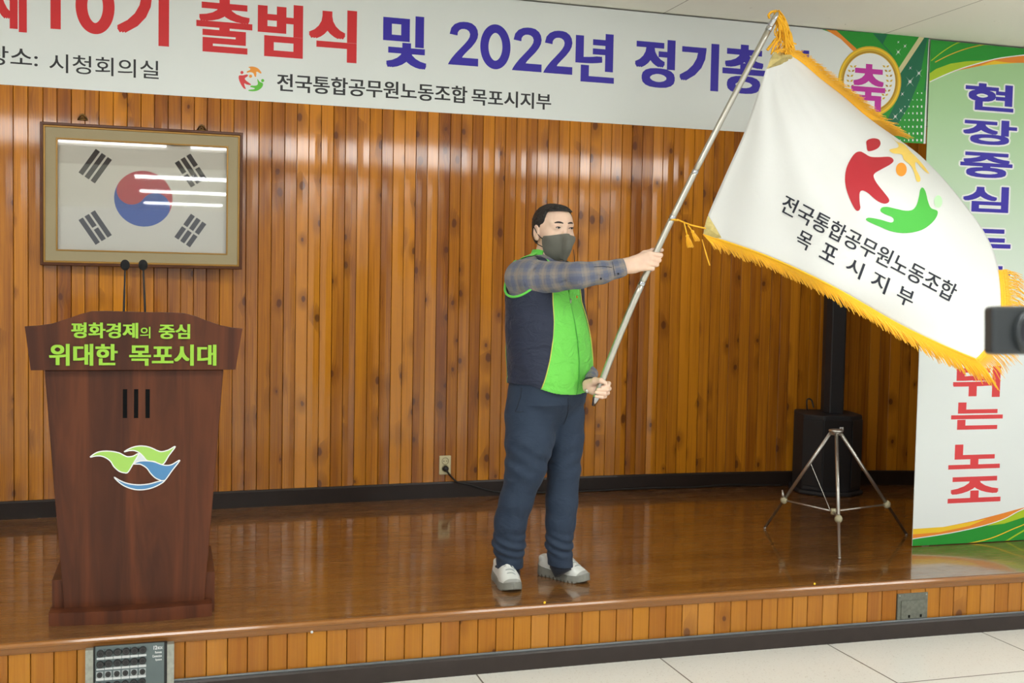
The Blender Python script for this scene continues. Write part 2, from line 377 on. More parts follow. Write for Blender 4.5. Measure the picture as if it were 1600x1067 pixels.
for k, xx in enumerate((-1.9, -.6, .7, 2.0, 3.3)):
    if bt is None:
        zz = 2.27+Z0; yy = BY+.15
        bt = empty('batten_lamp', (xx, yy, zz), 'white strip lamp on the back of the beam above the stage', 'strip lamp', 'strip lamps above the stage')
        MB().box((xx-.60, BY+.09, zz-.09), (xx+.60, BY+.132, zz+.09)).obj('lamp_housing', M_WHITE, bt)
        MB().box((xx-.57, BY+.132, zz-.07), (xx+.57, BY+.15, zz+.07)).obj('diffuser', M_TUBE, bt)
    else:
        c = copy_tree(bt); c.location = (xx, yy, zz)
# ------------------------------------------------------------------ banners
M_VINYL = plain('white_banner_vinyl', (0.72, 0.75, 0.73), 0.42, var=0.0, spec=0.35)
def ink(name, c, rough=0.45): return plain(name, c, rough, var=0.0, spec=0.3)
I_RED = ink('red_ink', (0.62, 0.030, 0.035)); I_BLUE = ink('blue_ink', (0.042, 0.028, 0.36)); I_BLACK = ink('black_ink', (0.028, 0.028, 0.030))
I_GREEN = ink('green_ink', (0.022, 0.28, 0.032)); I_DGREEN = ink('deep_green_ink', (0.012, 0.14, 0.07)); I_LIME = ink('lime_ink', (0.40, 0.55, 0.02))
I_GOLD = ink('gold_ink', (0.62, 0.40, 0.035)); I_DGOLD = ink('dark_gold_ink', (0.42, 0.22, 0.02)); I_ORANGE = ink('orange_ink', (0.80, 0.25, 0.03)); I_YELLOW = ink('yellow_ink', (0.86, 0.55, 0.03))
I_PINK = ink('magenta_ink', (0.50, 0.035, 0.33)); I_WHITE = ink('white_ink', (0.78, 0.79, 0.78)); I_CREAM = ink('cream_ink', (0.60, 0.55, 0.30)); I_GREY = ink('grey_ink', (0.30, 0.31, 0.31))
I_LOGOG = ink('grass_green_ink', (0.12, 0.50, 0.045)); I_LOGOR = ink('coral_red_ink', (0.68, 0.055, 0.060)); I_LOGOO = ink('pumpkin_ink', (0.80, 0.30, 0.04))
_lay = [0]
class Print:
    """flat lettering or artwork laid on a vertical plane, each layer a hair in front of the last"""
    def __init__(s, Y, step=0.00012): s.Y = Y; s.step = step; s.k = 1; s.mb = MB(); s.mats = []
    def mi(s, m):
        if m not in s.mats: s.mats.append(m)
        return s.mats.index(m)
    def up(s): s.k += 1; return s
    def px(s, P): return [on_y(p[0], p[1], s.Y - s.k*s.step) for p in P]
    def poly(s, P, mat): s.mb.add(s.px(P), tess2d(P), s.mi(mat)); return s
    def strip(s, P, w, mat, closed=False):
        V, Fc = ribbon2d(P, w, closed); s.mb.add(s.px(V), Fc, s.mi(mat)); return s
    def text(s, body, tl, br, mat, dx=.03, dy=.018):
        a = on_y(tl[0], tl[1], s.Y); b = on_y(br[0], br[1], s.Y)
        V, Fc, lay = glyphs(body, dx, dy)
        s.mb.add([(a[0]+(b[0]-a[0])*v[0], s.Y-s.k*s.step-.000008*l, b[2]+(a[2]-b[2])*v[1]) for v, l in zip(V, lay)], Fc, s.mi(mat)); return s
    def digit(s, b, tl, br, mat, w=.25):
        a = on_y(tl[0], tl[1], s.Y); c = on_y(br[0], br[1], s.Y); h = w/2; k = .62   # stroke width across, relative to the box
        if b == '0': P = [(.5+(.5-h)*math.cos(t), .5+(.5-h*k)*math.sin(t)) for t in np.linspace(0, 2*math.pi, 60, endpoint=False)]; cl = True
        elif b == '1': P = [(.22, .78), (.42, .80), (.60, .88), (.68, 1.0), (.68, 0)]; cl = False
        else:
            P = None; cl = False
        asp = (c[0]-a[0])/(a[2]-c[2]); Q = [(x*asp, y) for x, y in P] if b == '0' else None
        if b == '1':
            V = np.array([(.44, 0), (1.0, 0), (1.0, 1), (.62, 1), (.55, .90), (.38, .83), (.14, .80), (.14, .64), (.44, .67)]); Fc = tess2d(V)
        elif b == '2':
            V = np.array([(0,0),(1,0),(1,.178),(.46,.178),(.50,.225),(.60,.305),(.78,.44),(.90,.555),(.965,.65),(.985,.74),(.96,.84),(.89,.92),(.77,.98),(.63,1.0),(.50,1.0),(.36,.985),(.20,.93),(.09,.84),(.04,.70),
                          (.30,.675),(.31,.75),(.36,.80),(.43,.83),(.52,.838),(.61,.825),(.68,.79),(.715,.73),(.70,.66),(.64,.585),(.54,.495),(.40,.385),(.24,.26),(.12,.15),(.04,.06)]); Fc = tess2d(V)
        else: V, Fc = ribbon2d(Q, w*asp, cl); V = V/np.array([asp, 1.0])
        s.mb.add([(a[0]+(c[0]-a[0])*v[0], s.Y-s.k*s.step, c[2]+(a[2]-c[2])*v[1]) for v in V], Fc, s.mi(mat)); return s
    def done(s, name, parent, label=None):
        o = s.mb.obj(name, s.mats, parent)
        if label: o['label'] = label
        return o
def flat_sheet(name, lo, hi, th, mat, parent, nx=24, nz=12, wav=0.0):
    mb = MB(); mb.box(lo, (hi[0], lo[1]+th, hi[2])); return mb.obj(name, mat, parent)
bz0 = on_y(800, 183, BY)[2]
bL, bR = -2.2, on_y(1424, 852, BY)[0]-.003
ban = empty('banner', (1.2, BY, CEIL_Z-.53), 'long white banner with red and blue lettering hung across the top of the stage', 'banner')
flat_sheet('banner_sheet', (bL, BY, bz0), (bR, BY, CEIL_Z-.004), .004, M_VINYL, ban)
p = Print(BY)
for b, tl, br in (('제', (-26, -45), (42, 51)), ('1', (66, -40), (95, 46)), ('0', (118, -36), (179, 55)), ('기', (183, -26), (264, 73)), ('출', (307, -6), (394, 86)), ('범', (403, 3), (473, 92)), ('식', (483, 11), (557, 99))):
    p.digit(b, tl, br, I_RED, .30) if b in '10' else p.text(b, tl, br, I_RED, .042, .022)
p.done('red_lettering', ban, 'red printed lettering')
BLUE = (('및', (599, 21), (666, 109)), ('2', (701, 32), (747, 104)), ('0', (751, 37), (797, 109)), ('2', (801, 41), (846, 113)), ('2', (850, 46), (894, 117)), ('년', (900, 49), (959, 131)), ('정', (993, 58), (1054, 139)), ('기', (1063, 64), (1122, 143)), ('총', (1130, 67), (1195, 149)), ('회', (1204, 74), (1262, 155)))
for w0, w1 in ((0, 1), (1, 6), (6, 10)):
    p = Print(BY)
    for b, tl, br in BLUE[w0:w1]: p.digit(b, tl, br, I_BLUE, .27) if b in '20' else p.text(b, tl, br, I_BLUE, .042, .022)
    p.done('blue_lettering', ban, 'blue printed lettering')
for its in ((('장소:', (-22, 70), (59, 106), .008, .006),), (('시청회의실', (77, 83), (248, 124), .006, .004),), (('전국통합공무원노동조합', (433, 114), (730, 162), .022, .010),), (('목포시지부', (737, 138), (861, 172), .022, .010),)):
    p = Print(BY)
    for b, tl, br, dx_, dy_ in its: p.text(b, tl, br, I_BLACK, dx_, dy_)
    p.done('black_lettering', ban, 'small black printed lettering')
LOGO = {'r': [(78,160),(110,158),(150,150),(155,165),(130,185),(140,205),(180,235),(180,245),(145,240),(125,230),(128,255),(138,280),(115,270),(90,230),(75,190)],
        'o': [(160,85),(200,80),(245,95),(275,130),(270,142),(235,125),(232,150),(228,172),(215,165),(205,140),(180,130),(148,135),(150,122),(175,110),(175,95)],
        'g': [(240,190),(262,215),(290,230),(285,260),(255,288),(215,300),(165,297),(165,288),(210,282),(215,272),(180,262),(185,250),(225,250),(245,235)]}
p = Print(BY); q = lambda P: [(360+a/5.714, 90+b/5.714) for a, b in P]
for k, m, hc in (('r', I_LOGOR, (103, 133)), ('o', I_LOGOO, (180, 166)), ('g', I_LOGOG, (288, 205))):
    p.poly(q(catmull(LOGO[k], 5)), m); p.poly(q(circle2d(hc, 14)), m)
p.done('union_emblem', ban, 'round emblem of a red, an orange and a green figure')
# the artwork at the right end of the long banner
p = Print(BY); q = lambda P: [(1280+a/5.617, 40+b/5.617) for a, b in P]
EDGE_R = 948
arc = catmull([(20,32),(120,70),(215,130),(300,215),(380,330),(440,470),(470,640),(460,820),(400,960),(330,1040)], 6, closed=False)
top = [(20, 32), (965, 90)]
p.poly(q(list(arc)+[(330, 1000), (914, 1036), (962, 98)]), I_GREEN); p.up()
p.poly(q([(470,68),(700,330),(690,640),(560,900),(760,900),(935,560),(962,98)]), I_DGREEN); p.up()
p.poly(q([(600,75),(885,96),(700,395),(640,250),(560,160)]), I_GREEN)
p.poly(q([(925,230),(955,100),(940,420),(905,700),(925,850),(916,1030),(600,1000),(780,720),(880,480)]), I_GREEN); p.up()
p.poly(q([(60,36),(150,42),(330,205),(300,225),(190,118)]), I_ORANGE)
p.poly(q([(880,95),(928,97),(712,420),(690,385)]), I_CREAM); p.up()
c = (442, 492)
p.poly(q(circle2d(c, 278, 312, 56)), I_GOLD); p.up(); p.strip(q(circle2d(c, 262, 294, 56)), 2.5, I_YELLOW, True); p.strip(q(circle2d(c, 236, 262, 56)), 2.2, I_DGOLD, True); p.up(); p.poly(q(circle2d(c, 226, 250, 56)), I_WHITE); p.up()
for side in (-1, 1):
    for k in range(9):
        an = math.radians(-35+k*12.5); cx = c[0]+side*170*math.cos(an)+side*4; cy = c[1]-8+205*math.sin(an)
        for s2 in (-1, 1):
            di = an + (1.15 if s2 > 0 else -0.1)
            lx, ly = side*math.cos(di-.9)*1.0, math.sin(di-.9)
            L = 26; wd = 9; tx, ty = s2*side*.8, -.6; n_ = math.hypot(tx, ty); tx, ty = tx/n_, ty/n_
            ox, oy = cx+tx*20, cy+ty*14
            p.poly(q([(ox-tx*L*.6, oy-ty*L*.6), (ox-ty*wd, oy+tx*wd), (ox+tx*L*.7, oy+ty*L*.7), (ox+ty*wd, oy-tx*wd)]), I_GOLD if (k+s2) % 3 else I_DGOLD)
p.up(); a, b = q([(288, 325), (572, 760)]); p.text('축', a, b, I_PINK, .045, .018); p.up()
for sx, sy, r in ((695,145,10),(753,180,16),(694,232,26),(800,372,14),(875,418,30),(797,492,38),(717,746,20),(668,798,26),(730,600,16)):
    for an in (.9, -.95, 2.3):
        p.poly(q([(sx+math.cos(an)*r*1.5, sy+math.sin(an)*r*1.5), (sx-math.sin(an)*1.6, sy+math.cos(an)*1.6), (sx-math.cos(an)*r*1.5, sy-math.sin(an)*r*1.5), (sx+math.sin(an)*1.6, sy-math.cos(an)*1.6)]), I_WHITE)
    p.poly(q(circle2d((sx, sy), r*.28+3, n=10)), I_WHITE)
for j in range(8):
    yb = 592+j*59
    for i_ in range(8):
        xb = 900-i_*37-(j % 2)*4; r = 9.5-i_*1.05+j*.2-(2.5 if j < 2 else 0)
        if r > 1.5 and (j > 0 or i_ < 2) and xb-640 > (7-j)*22: p.poly(q([(xb-r*.6, yb-r), (xb+r*.6, yb-r+1), (xb+r*.6, yb+r+1), (xb-r*.6, yb+r)]), I_WHITE)
p.done('corner_artwork', ban, 'green corner artwork with a gold medallion')
# upright banner at the right
def grad_vinyl():
    t = NT('green_to_white_banner_print'); x, y, z = t.sep(t.obj())
    f = t.ss(z, 0.9, 2.5); t.set(col=t.mix(f, (0.74, 0.78, 0.765), (0.36, 0.58, 0.29)), rough=.42, spec=.35); return t.m
rL = on_y(1424, 852, BY)[0]; rz0 = Z0+.004
vb = empty('banner', (rL+.45, BY-.008, rz0), 'upright pale green banner with vertical lettering standing at the right edge of the stage', 'banner')
MB().box((rL, BY-.008, rz0), (rL+.92, BY-.004, CEIL_Z-.006)).obj('banner_sheet', grad_vinyl(), vb)
p = Print(BY-.008); q = lambda P: [(1440+a/6.669, 50+b/6.669) for a, b in P]
def xl(y): return rL
def clampL(P): return P
top = catmull([(1500, 196), (1068, 240), (800, 275), (600, 325), (420, 378), (260, 440), (85, 520)], 6, closed=False)
def inside(P):   # keep artwork inside the sheet
    out = []
    for v in p.px(P):
        v = np.array(v); v[0] = min(max(v[0], rL), rL+.92); v[2] = min(max(v[2], rz0), CEIL_Z-.006); out.append(v)
    return out
def rpoly(P, mat): p.mb.add(inside(P), tess2d(P), p.mi(mat))
def rstrip(P, w, mat):
    V, Fc = ribbon2d(P, w, False); p.mb.add(inside(V), Fc, p.mi(mat))
rpoly(q([(60, 40), (1700, 150), (1700, 190)]+list(top)+[(70, 530)]), I_GREEN); p.up()
rpoly(q([(70, 430), (150, 385), (300, 330), (470, 305), (640, 298), (780, 280), (600, 325), (420, 378), (260, 440), (70, 530)]), I_LIME); p.up()
rpoly(q([(1700, 200)]+list(top[:-6])+[(230, 455), (380, 400), (600, 355), (900, 322), (1300, 320), (1700, 330)]), I_ORANGE)
p.up(); rpoly(q([(600, 352), (760, 300), (900, 318), (1000, 322), (800, 335)]), I_YELLOW); p.up()
rstrip(q(top), 1.6, I_WHITE); rstrip(q(catmull([(100,300),(220,205),(350,125),(470,80)],5,False)), 1.5, I_LIME); rstrip(q(catmull([(140,315),(300,235),(480,170),(700,122),(900,108)],5,False)), 1.5, I_GOLD)
p.done('printed_swoosh', vb, 'green and orange swoosh at the top'); p = Print(BY-.008)
q2 = lambda P: [(1380+a/2.9637, 560+b/2.9637) for a, b in P]
p.up()
rpoly(q2([(130, 790), (280, 780), (420, 752), (560, 715), (652, 690), (900, 610), (900, 700), (652, 745), (500, 772), (350, 805), (130, 835)]), I_ORANGE); p.up()
rpoly(q2([(130, 790), (280, 780), (400, 758), (480, 742), (400, 775), (260, 805), (130, 815)]), I_YELLOW)
rpoly(q2([(130, 838), (300, 812), (450, 780), (560, 745), (652, 698), (900, 600), (900, 860), (130, 872)]), I_GREEN); p.up()
rpoly(q2([(480, 775), (560, 745), (652, 698), (800, 640), (800, 690), (652, 735), (560, 765)]), I_LIME)
rstrip(q2(catmull([(130, 836), (300, 810), (450, 778), (560, 743), (652, 696), (900, 600)], 5, False)), 1.4, I_WHITE)
rstrip(q2(catmull([(390, 858), (500, 832), (600, 790), (680, 755), (900, 640)], 5, False)), 1.5, I_YELLOW); rstrip(q2(catmull([(560, 852), (620, 815), (680, 780), (900, 650)], 5, False)), 2.2, I_LIME)
p.done('printed_swoosh', vb, 'green and orange swoosh at the bottom')
p = Print(BY-.008); p.k = 1
cols = [('현', (1509, 128), (1583, 176)), ('장', (1505, 184), (1588, 229)), ('중', (1501, 236), (1581, 280)), ('심', (1505, 289), (1575, 333)), ('두', (1500, 356), (1578, 404)), ('발', (1499, 414), (1577, 460)), ('로', (1497, 470), (1576, 516))]
for b, tl, br in cols:
    for ddx, ddy in ((-2.6, 0), (2.6, 0), (0, -2.6), (0, 2.6), (1.9, 1.9), (-1.9, 1.9), (1.9, -1.9), (-1.9, -1.9)):
        p.k += .75; p.text(b, (tl[0]+ddx, tl[1]+ddy), (br[0]+ddx, br[1]+ddy), I_WHITE, .022, .030)
    p.k = 1
p.k = 8
for b, tl, br in cols: p.text(b, tl, br, I_BLUE, .024, .034)
p.done('blue_lettering', vb, 'blue vertical lettering with a white outline')
p = Print(BY-.008); p.k = 1
for b, tl, br in (('뛰', (1490, 572), (1562, 620)), ('는', (1487, 629), (1566, 670)), ('노', (1483, 695), (1562, 731)), ('조', (1482, 746), (1563, 783))): p.text(b, tl, br, I_LOGOR, .028, .036)
p.done('red_lettering', vb, 'red vertical lettering')
# ------------------------------------------------------------------ framed flag picture on the wall
FY = 6.565
M_DKFRAME = plain('dark_frame_wood', (0.085, 0.028, 0.008), 0.4, coat=.05, spec=.2, var=.2); M_GILT = plain('gilt', (0.30, 0.16, 0.025), 0.4, metal=.4)
M_LINEN = cloth('linen_mat', (0.33, 0.285, 0.17), 700, wrinkle=.05)
M_PRINT = plain('flag_paper', (0.66, 0.65, 0.56), .8, var=0.02)
a = on_y(62.5, 190, FY); b = on_y(378, 421, FY); fx0, fx1, fz1, fz0 = a[0], b[0], a[2], b[2]
fr = empty('framed_flag_picture', ((fx0+fx1)/2, FY, fz0), 'framed picture of a red and blue circle flag hanging on the wood wall', 'picture frame')
def ring(name, o, w, y0, y1, mat, bev=.003):
    mb = MB(); x0, x1, z0, z1 = o
    V = [(x0,z0),(x1,z0),(x1,z1),(x0,z1)]; I = [(x0+w,z0+w),(x1-w,z0+w),(x1-w,z1-w),(x0+w,z1-w)]
    P = [(x,y0,z) for x,z in V]+[(x,y0,z) for x,z in I]+[(x,y1,z) for x,z in V]+[(x,y1,z) for x,z in I]; Fc = []
    for i in range(4):
        j = (i+1) % 4; Fc += [(i,j,4+j,4+i), (8+i,12+i,12+j,8+j), (i,8+i,8+j,j), (4+i,4+j,12+j,12+i)]
    mb.add(P, Fc); ob = mb.obj(name, mat, fr); bevel(ob, bev); return ob
o1 = (fx0, fx1, fz0, fz1); ins = lambda o, d: (o[0]+d, o[1]-d, o[2]+d, o[3]-d)
ring('outer_frame', o1, .016, FY-.012, FY+.038, M_DKFRAME)
ring('gilt_edge', ins(o1, .015), .011, FY-.008, FY+.03, M_GILT)
ring('linen_mat', ins(o1, .025), .055, FY-.002, FY+.028, M_LINEN, .001)
ring('gilt_slip', ins(o1, .079), .008, FY-.005, FY+.026, M_GILT, .002)
MB().box((fx0+.01, FY+.028, fz0+.01), (fx1-.01, FY+.036, fz1-.01)).obj('backing_board', M_PRINT, fr)
pic = Print(FY+.027); I_TR = ink('taegeuk_red', (0.46, 0.035, 0.055)); I_TB = ink('taegeuk_blue', (0.022, 0.085, 0.36)); I_TK = ink('trigram_black', (0.022, 0.022, 0.022))
cc = on_y(224, 310, FY); R_ = .153; ang = math.atan2(2, 3)
def P2(pts): return [(cc[0]+x, pic.Y-pic.k*pic.step, cc[2]+z) for x, z in pts]
def circ(c, r, n=40, a0=0, a1=2*math.pi): return [(c[0]+r*math.cos(a0+(a1-a0)*k/n), c[1]+r*math.sin(a0+(a1-a0)*k/n)) for k in range(n+1)]
A0 = -ang; d_ = (math.cos(A0), math.sin(A0))      # the dividing line falls to the right
pic.mb.add(P2(circ((0,0), R_)[:-1]), [list(range(40))], pic.mi(I_TB)); pic.up()
pic.mb.add(P2(circ((0,0), R_, 40, A0, A0+math.pi)), [list(range(41))], pic.mi(I_TR)); pic.up()
pic.mb.add(P2(circ((-d_[0]*R_/2, -d_[1]*R_/2), R_/2)[:-1]), [list(range(40))], pic.mi(I_TR)); pic.mb.add(P2(circ((d_[0]*R_/2, d_[1]*R_/2), R_/2)[:-1]), [list(range(40))], pic.mi(I_TB)); pic.up()
for sx, sz, brk in ((-1, 1, (0,0,0)), (1, 1, (1,0,1)), (-1, -1, (0,1,0)), (1, -1, (1,1,1))):
    r_ = .30; u = np.array([sx*math.cos(ang), sz*math.sin(ang)])*1.0; tt = np.array([-u[1], u[0]])
    for k in range(3):
        mid = u*(r_+(k-1)*.037); hw = .0132; L = .079
        segs = [(-L, L)] if not brk[k] else [(-L, -.006), (.006, L)]
        for s0, s1 in segs: pic.mb.add(P2([mid+tt*s0-u*hw, mid+tt*s1-u*hw, mid+tt*s1+u*hw, mid+tt*s0+u*hw]), [[0,1,2,3]], pic.mi(I_TK))
pic.done('flag_print', fr)
gm = NT('picture_glass'); g1 = gm.n('ShaderNodeBsdfTransparent'); g2 = gm.n('ShaderNodeBsdfGlossy'); g2.inputs['Roughness'].default_value = .02
fn = gm.n('ShaderNodeFresnel'); fn.inputs[0].default_value = 1.5; mx = gm.n('ShaderNodeMixShader'); gm.lk(gm.M('MULTIPLY', fn.outputs[0], 1.6), mx.inputs[0]); gm.lk(g1.outputs[0], mx.inputs[1]); gm.lk(g2.outputs[0], mx.inputs[2])
gm.lk(mx.outputs[0], gm.t.nodes['Material Output'].inputs[0])
i5 = ins(o1, .084); MB().box((i5[0], FY+.008, i5[2]), (i5[1], FY+.010, i5[3])).obj('glass_pane', gm.m, fr)
M_BRASS = plain('aged_brass', (0.22, 0.13, 0.04), .4, metal=.8)
for px_, py_, lab in ((130, 184, 'small brass hook above the left half of the picture frame'), (315, 199, 'small brass hook above the right half of the picture frame')):
    c = on_y(px_, py_, 6.66); yy = yw(c[0]); mb = MB()
    mb.tube([(c[0]-.02, yy-.006, c[2]-.012), (c[0]-.012, yy-.012, c[2]+.006), (c[0], yy-.016, c[2]+.012), (c[0]+.012, yy-.012, c[2]+.006), (c[0]+.02, yy-.006, c[2]-.012)], .005, 8)
    mb.box((c[0]-.026, yy-.006, c[2]-.02), (c[0]+.026, yy+.004, c[2]-.008)); mb.ball((c[0], yy-.01, c[2]-.002), .007, 10)
    tag(mb.obj('picture_hook', M_BRASS, smooth=True), lab, 'hook', 'hooks above the picture frame')
# ------------------------------------------------------------------ lectern
def lect_wood():
    t = NT('dark_walnut_veneer'); x, y, z = t.sep(t.obj())
    g = t.noise(t.vec(t.M('MULTIPLY', x, 9.0), t.M('MULTIPLY', y, 9.0), t.M('MULTIPLY', z, .8)), 1.0, 4.0, .6, .8); f = t.noise(t.vec(t.M('MULTIPLY', x, 120.0), t.M('MULTIPLY', y, 120.0), t.M('MULTIPLY', z, 3.0)), 1.0, 2.0)
    col = t.mix(t.ss(g, .3, .72), (0.050, 0.0135, 0.0055), (0.132, 0.036, 0.0115)); col = t.mix(t.M('MULTIPLY', f, .25), col, (0.045, 0.015, 0.008))
    t.set(col=col, rough=.42, coat=.12, coatr=.25, spec=.2); return t.m
M_LECT = lect_wood(); M_GREENL = plain('green_acrylic_letter', (0.29, 0.55, 0.035), .35, var=0); M_SLOT = plain('slot_shade', (.004, .004, .004), .8, spec=.1)
lc = on_z(203, 972, Z0); LY = 4.575
lec = empty('lectern', (lc[0], LY+.2, Z0), 'dark brown wooden lectern with green raised lettering at the left of the stage', 'lectern')
def front_poly(P, Y): return [on_y(a_, b_, Y) for a_, b_ in P]
body = front_poly([(71, 578), (351, 578), (318, 941), (98, 953)], LY); hw_t = (body[1][0]-body[0][0])/2; hw_b = (body[2][0]-body[3][0])/2; lcx = sum(v[0] for v in body)/4
zt = body[0][2]; zb = Z0+.045
mb = MB(); dpt, db = .36, .30
P = [(lcx-hw_t, LY, zt), (lcx+hw_t, LY, zt), (lcx+hw_b, LY, zb), (lcx-hw_b, LY, zb), (lcx-hw_t*.92, LY+dpt, zt), (lcx+hw_t*.92, LY+dpt, zt), (lcx+hw_b*.92, LY+db, zb), (lcx-hw_b*.92, LY+db, zb)]
mb.add(P, [(0,1,2,3)[::-1], (4,5,6,7), (0,4,5,1)[::-1], (3,2,6,7)[::-1], (0,3,7,4)[::-1], (1,5,6,2)[::-1]])
ob = mb.obj('front_panel', M_LECT, lec); bevel(ob, .004)
HY = 4.545
headp = [(38.5, 510), (58, 509), (80, 506), (105, 498), (125, 491), (142, 486.5), (165, 486), (215, 487.5), (270, 488.5), (288, 489.5), (305, 494), (325, 502), (345, 508.5), (362, 512), (379, 513.5), (368, 577.5), (48, 578.5)]
hp = front_poly(headp, HY); V, Fc = prism(hp, (0, .03, 0)); ob = mesh_obj('head_board', V, Fc, M_LECT, lec); bevel(ob, .003)
# reading desk behind the head board
zd = zt+.10; mb = MB(); xa, xb = hp[-1][0]+.01, hp[-2][0]-.01
mb.add([(xa, HY+.03, zt), (xb, HY+.03, zt), (xb-.02, HY+.42, zt), (xa+.02, HY+.42, zt), (xa, HY+.03, zt+.15), (xb, HY+.03, zt+.15), (xb-.02, HY+.42, zt+.07), (xa+.02, HY+.42, zt+.07)],
       [(0,3,2,1), (4,5,6,7), (0,1,5,4), (1,2,6,5), (2,3,7,6), (3,0,4,7)])
bevel(mb.obj('reading_desk', M_LECT, lec), .004)
# base with a bowed front step and a raised block behind the panel
c0 = on_z(75, 981, Z0); c1 = on_z(331.5, 963.5, Z0); yb_ = (c0[1]+c1[1])/2; n = 16; step = []
for k in range(n+1):
    f = k/n; step.append((c0[0]+(c1[0]-c0[0])*f, yb_+.012-.022*math.sin(math.pi*f), Z0))
step += [(c1[0], LY+.03, Z0), (c0[0], LY+.03, Z0)]
V, Fc = prism(step, (0, 0, .05)); bevel(mesh_obj('base_step', V, Fc, M_LECT, lec), .004)
MB().box((c0[0]+.005, LY+.02, Z0), (c1[0]+.012, LY+.48, Z0+.155)).obj('base_block', M_LECT, lec)
sl = MB()
for x0, x1 in ((192, 198.7), (209.4, 216), (227.4, 234)):
    a = on_y(x0, 608, LY); b = on_y(x1, 653, LY); sl.box((a[0], LY-.0015, b[2]), (b[0], LY+.004, a[2]))
sl.obj('vent_slots', M_SLOT, lec)  # black strips stand in for the shade inside the slots
def raised(name, items, Y, th, mat, parent):
    mb = MB()
    for bdy, tl, br, dx, dy in items:
        a = on_y(tl[0], tl[1], Y); b = on_y(br[0], br[1], Y); V, Fc, lay = glyphs(bdy, dx, dy); N = len(V)
        fr_ = [(a[0]+(b[0]-a[0])*v[0], Y-th-.00003*l, b[2]+(a[2]-b[2])*v[1]) for v, l in zip(V, lay)]; bk = [(x, Y, z) for x, y, z in fr_]
        cnt = {}
        for f in Fc:
            for i in range(len(f)): e = (f[i], f[(i+1) % len(f)]); cnt[e] = 1
        side = [(e[1], e[0], e[0]+N, e[1]+N) for e in cnt if (e[1], e[0]) not in cnt]
        mb.add(fr_+bk, Fc+side)
    return mb.obj(name, mat, parent)
raised('raised_lettering', [('평화경제', (111.5, 503.5), (216, 528.5), .035, .018), ('의', (219, 510.5), (235, 528.5), .012, .008), ('중심', (248, 506), (297, 529.5), .035, .018),
    ('위대한', (77, 537), (184, 571), .035, .018), ('목포시대', (202, 538), (338, 571), .035, .018)], HY, .007, M_GREENL, lec)['label'] = 'lime green raised lettering'
WAVE = {'lw': [(110,290),(200,225),(300,200),(430,200),(560,225),(640,265),(700,285),(780,275),(865,240),(780,395),(700,525),(640,535),(560,510),(480,440),(430,360),(360,305),(280,275),(190,275)],
 'rw': [(640,208),(740,150),(850,120),(960,120),(1060,145),(1160,190),(1230,205),(1330,180),(1440,125),(1340,265),(1240,405),(1110,360),(1000,345),(940,280),(880,225),(800,190),(720,190)],
 'tri': [(880,230),(940,285),(990,345),(880,355),(790,395),(835,310)],
 'bw': [(780,395),(880,355),(1000,350),(1110,365),(1220,405),(1300,420),(1390,405),(1510,340),(1390,500),(1270,660),(1200,650),(1120,610),(1050,540),(990,460),(900,405),(840,400)],
 'cr': [(485,605),(580,660),(700,705),(860,725),(1030,710),(1180,670),(1270,660),(1200,715),(1080,770),(940,800),(800,795),(660,750),(560,685)]}
I_WG = ink('emblem_green', (0.35, 0.60, 0.12), .35); I_WB = ink('emblem_blue', (0.085, 0.24, 0.46), .35); I_PALE = ink('emblem_pale', (0.66, 0.69, 0.74), .35)
p = Print(LY, .0004); q = lambda P: [(130+a/10, 685+b/10) for a, b in P]
for k, m in (('tri', I_PALE), ('lw', I_WG), ('rw', I_WG), ('bw', I_WB), ('cr', I_WB)):
    c_ = catmull(WAVE[k], 5); p.poly(q(c_), m); p.up(); p.strip(q(c_), 1.7, I_WHITE, True); p.up()
p.done('wave_emblem', lec, 'green and blue wave emblem with white outlines')
# gooseneck microphones on the lectern
M_BLK = plain('matt_black', (.012, .012, .013), .5); M_FOAM = plain('black_foam', (.010, .010, .010), .95, var=.4, vscale=300)
mproto = None
for (bx, by), (tx, ty), lab in (((193, 492), (195.5, 414), 'black gooseneck microphone on the lectern, left one of the pair'), ((227.5, 492), (223.5, 414), 'black gooseneck microphone on the lectern, right one of the pair')):
    MYb = HY+.11; b = on_y(bx, by, MYb); t_ = on_y(tx, ty, MYb-.02)
    m = empty('gooseneck_microphone', (b[0], MYb, zt+.134), lab, 'microphone', 'microphones on the lectern')
    MB().tube([(b[0], MYb, zt+.134), (b[0], MYb, zt+.15)], .016, 14).obj('foot', M_BLK, m, smooth=True)
    MB().tube(catmull([(b[0], MYb, zt+.15), (b[0]+(t_[0]-b[0])*.3, MYb, zt+.15+(t_[2]-zt-.15)*.4), (b[0]+(t_[0]-b[0])*.7, MYb-.005, zt+.15+(t_[2]-zt-.15)*.75), tuple(t_)], 6, False), [.0042]*10+[.0035]*9, 8).obj('gooseneck', M_BLK, m, smooth=True)
    MB().ball(tuple(t_), .0185, 16, sq=(.95, 1.05, 1.15)).obj('windscreen', M_FOAM, m, smooth=True)
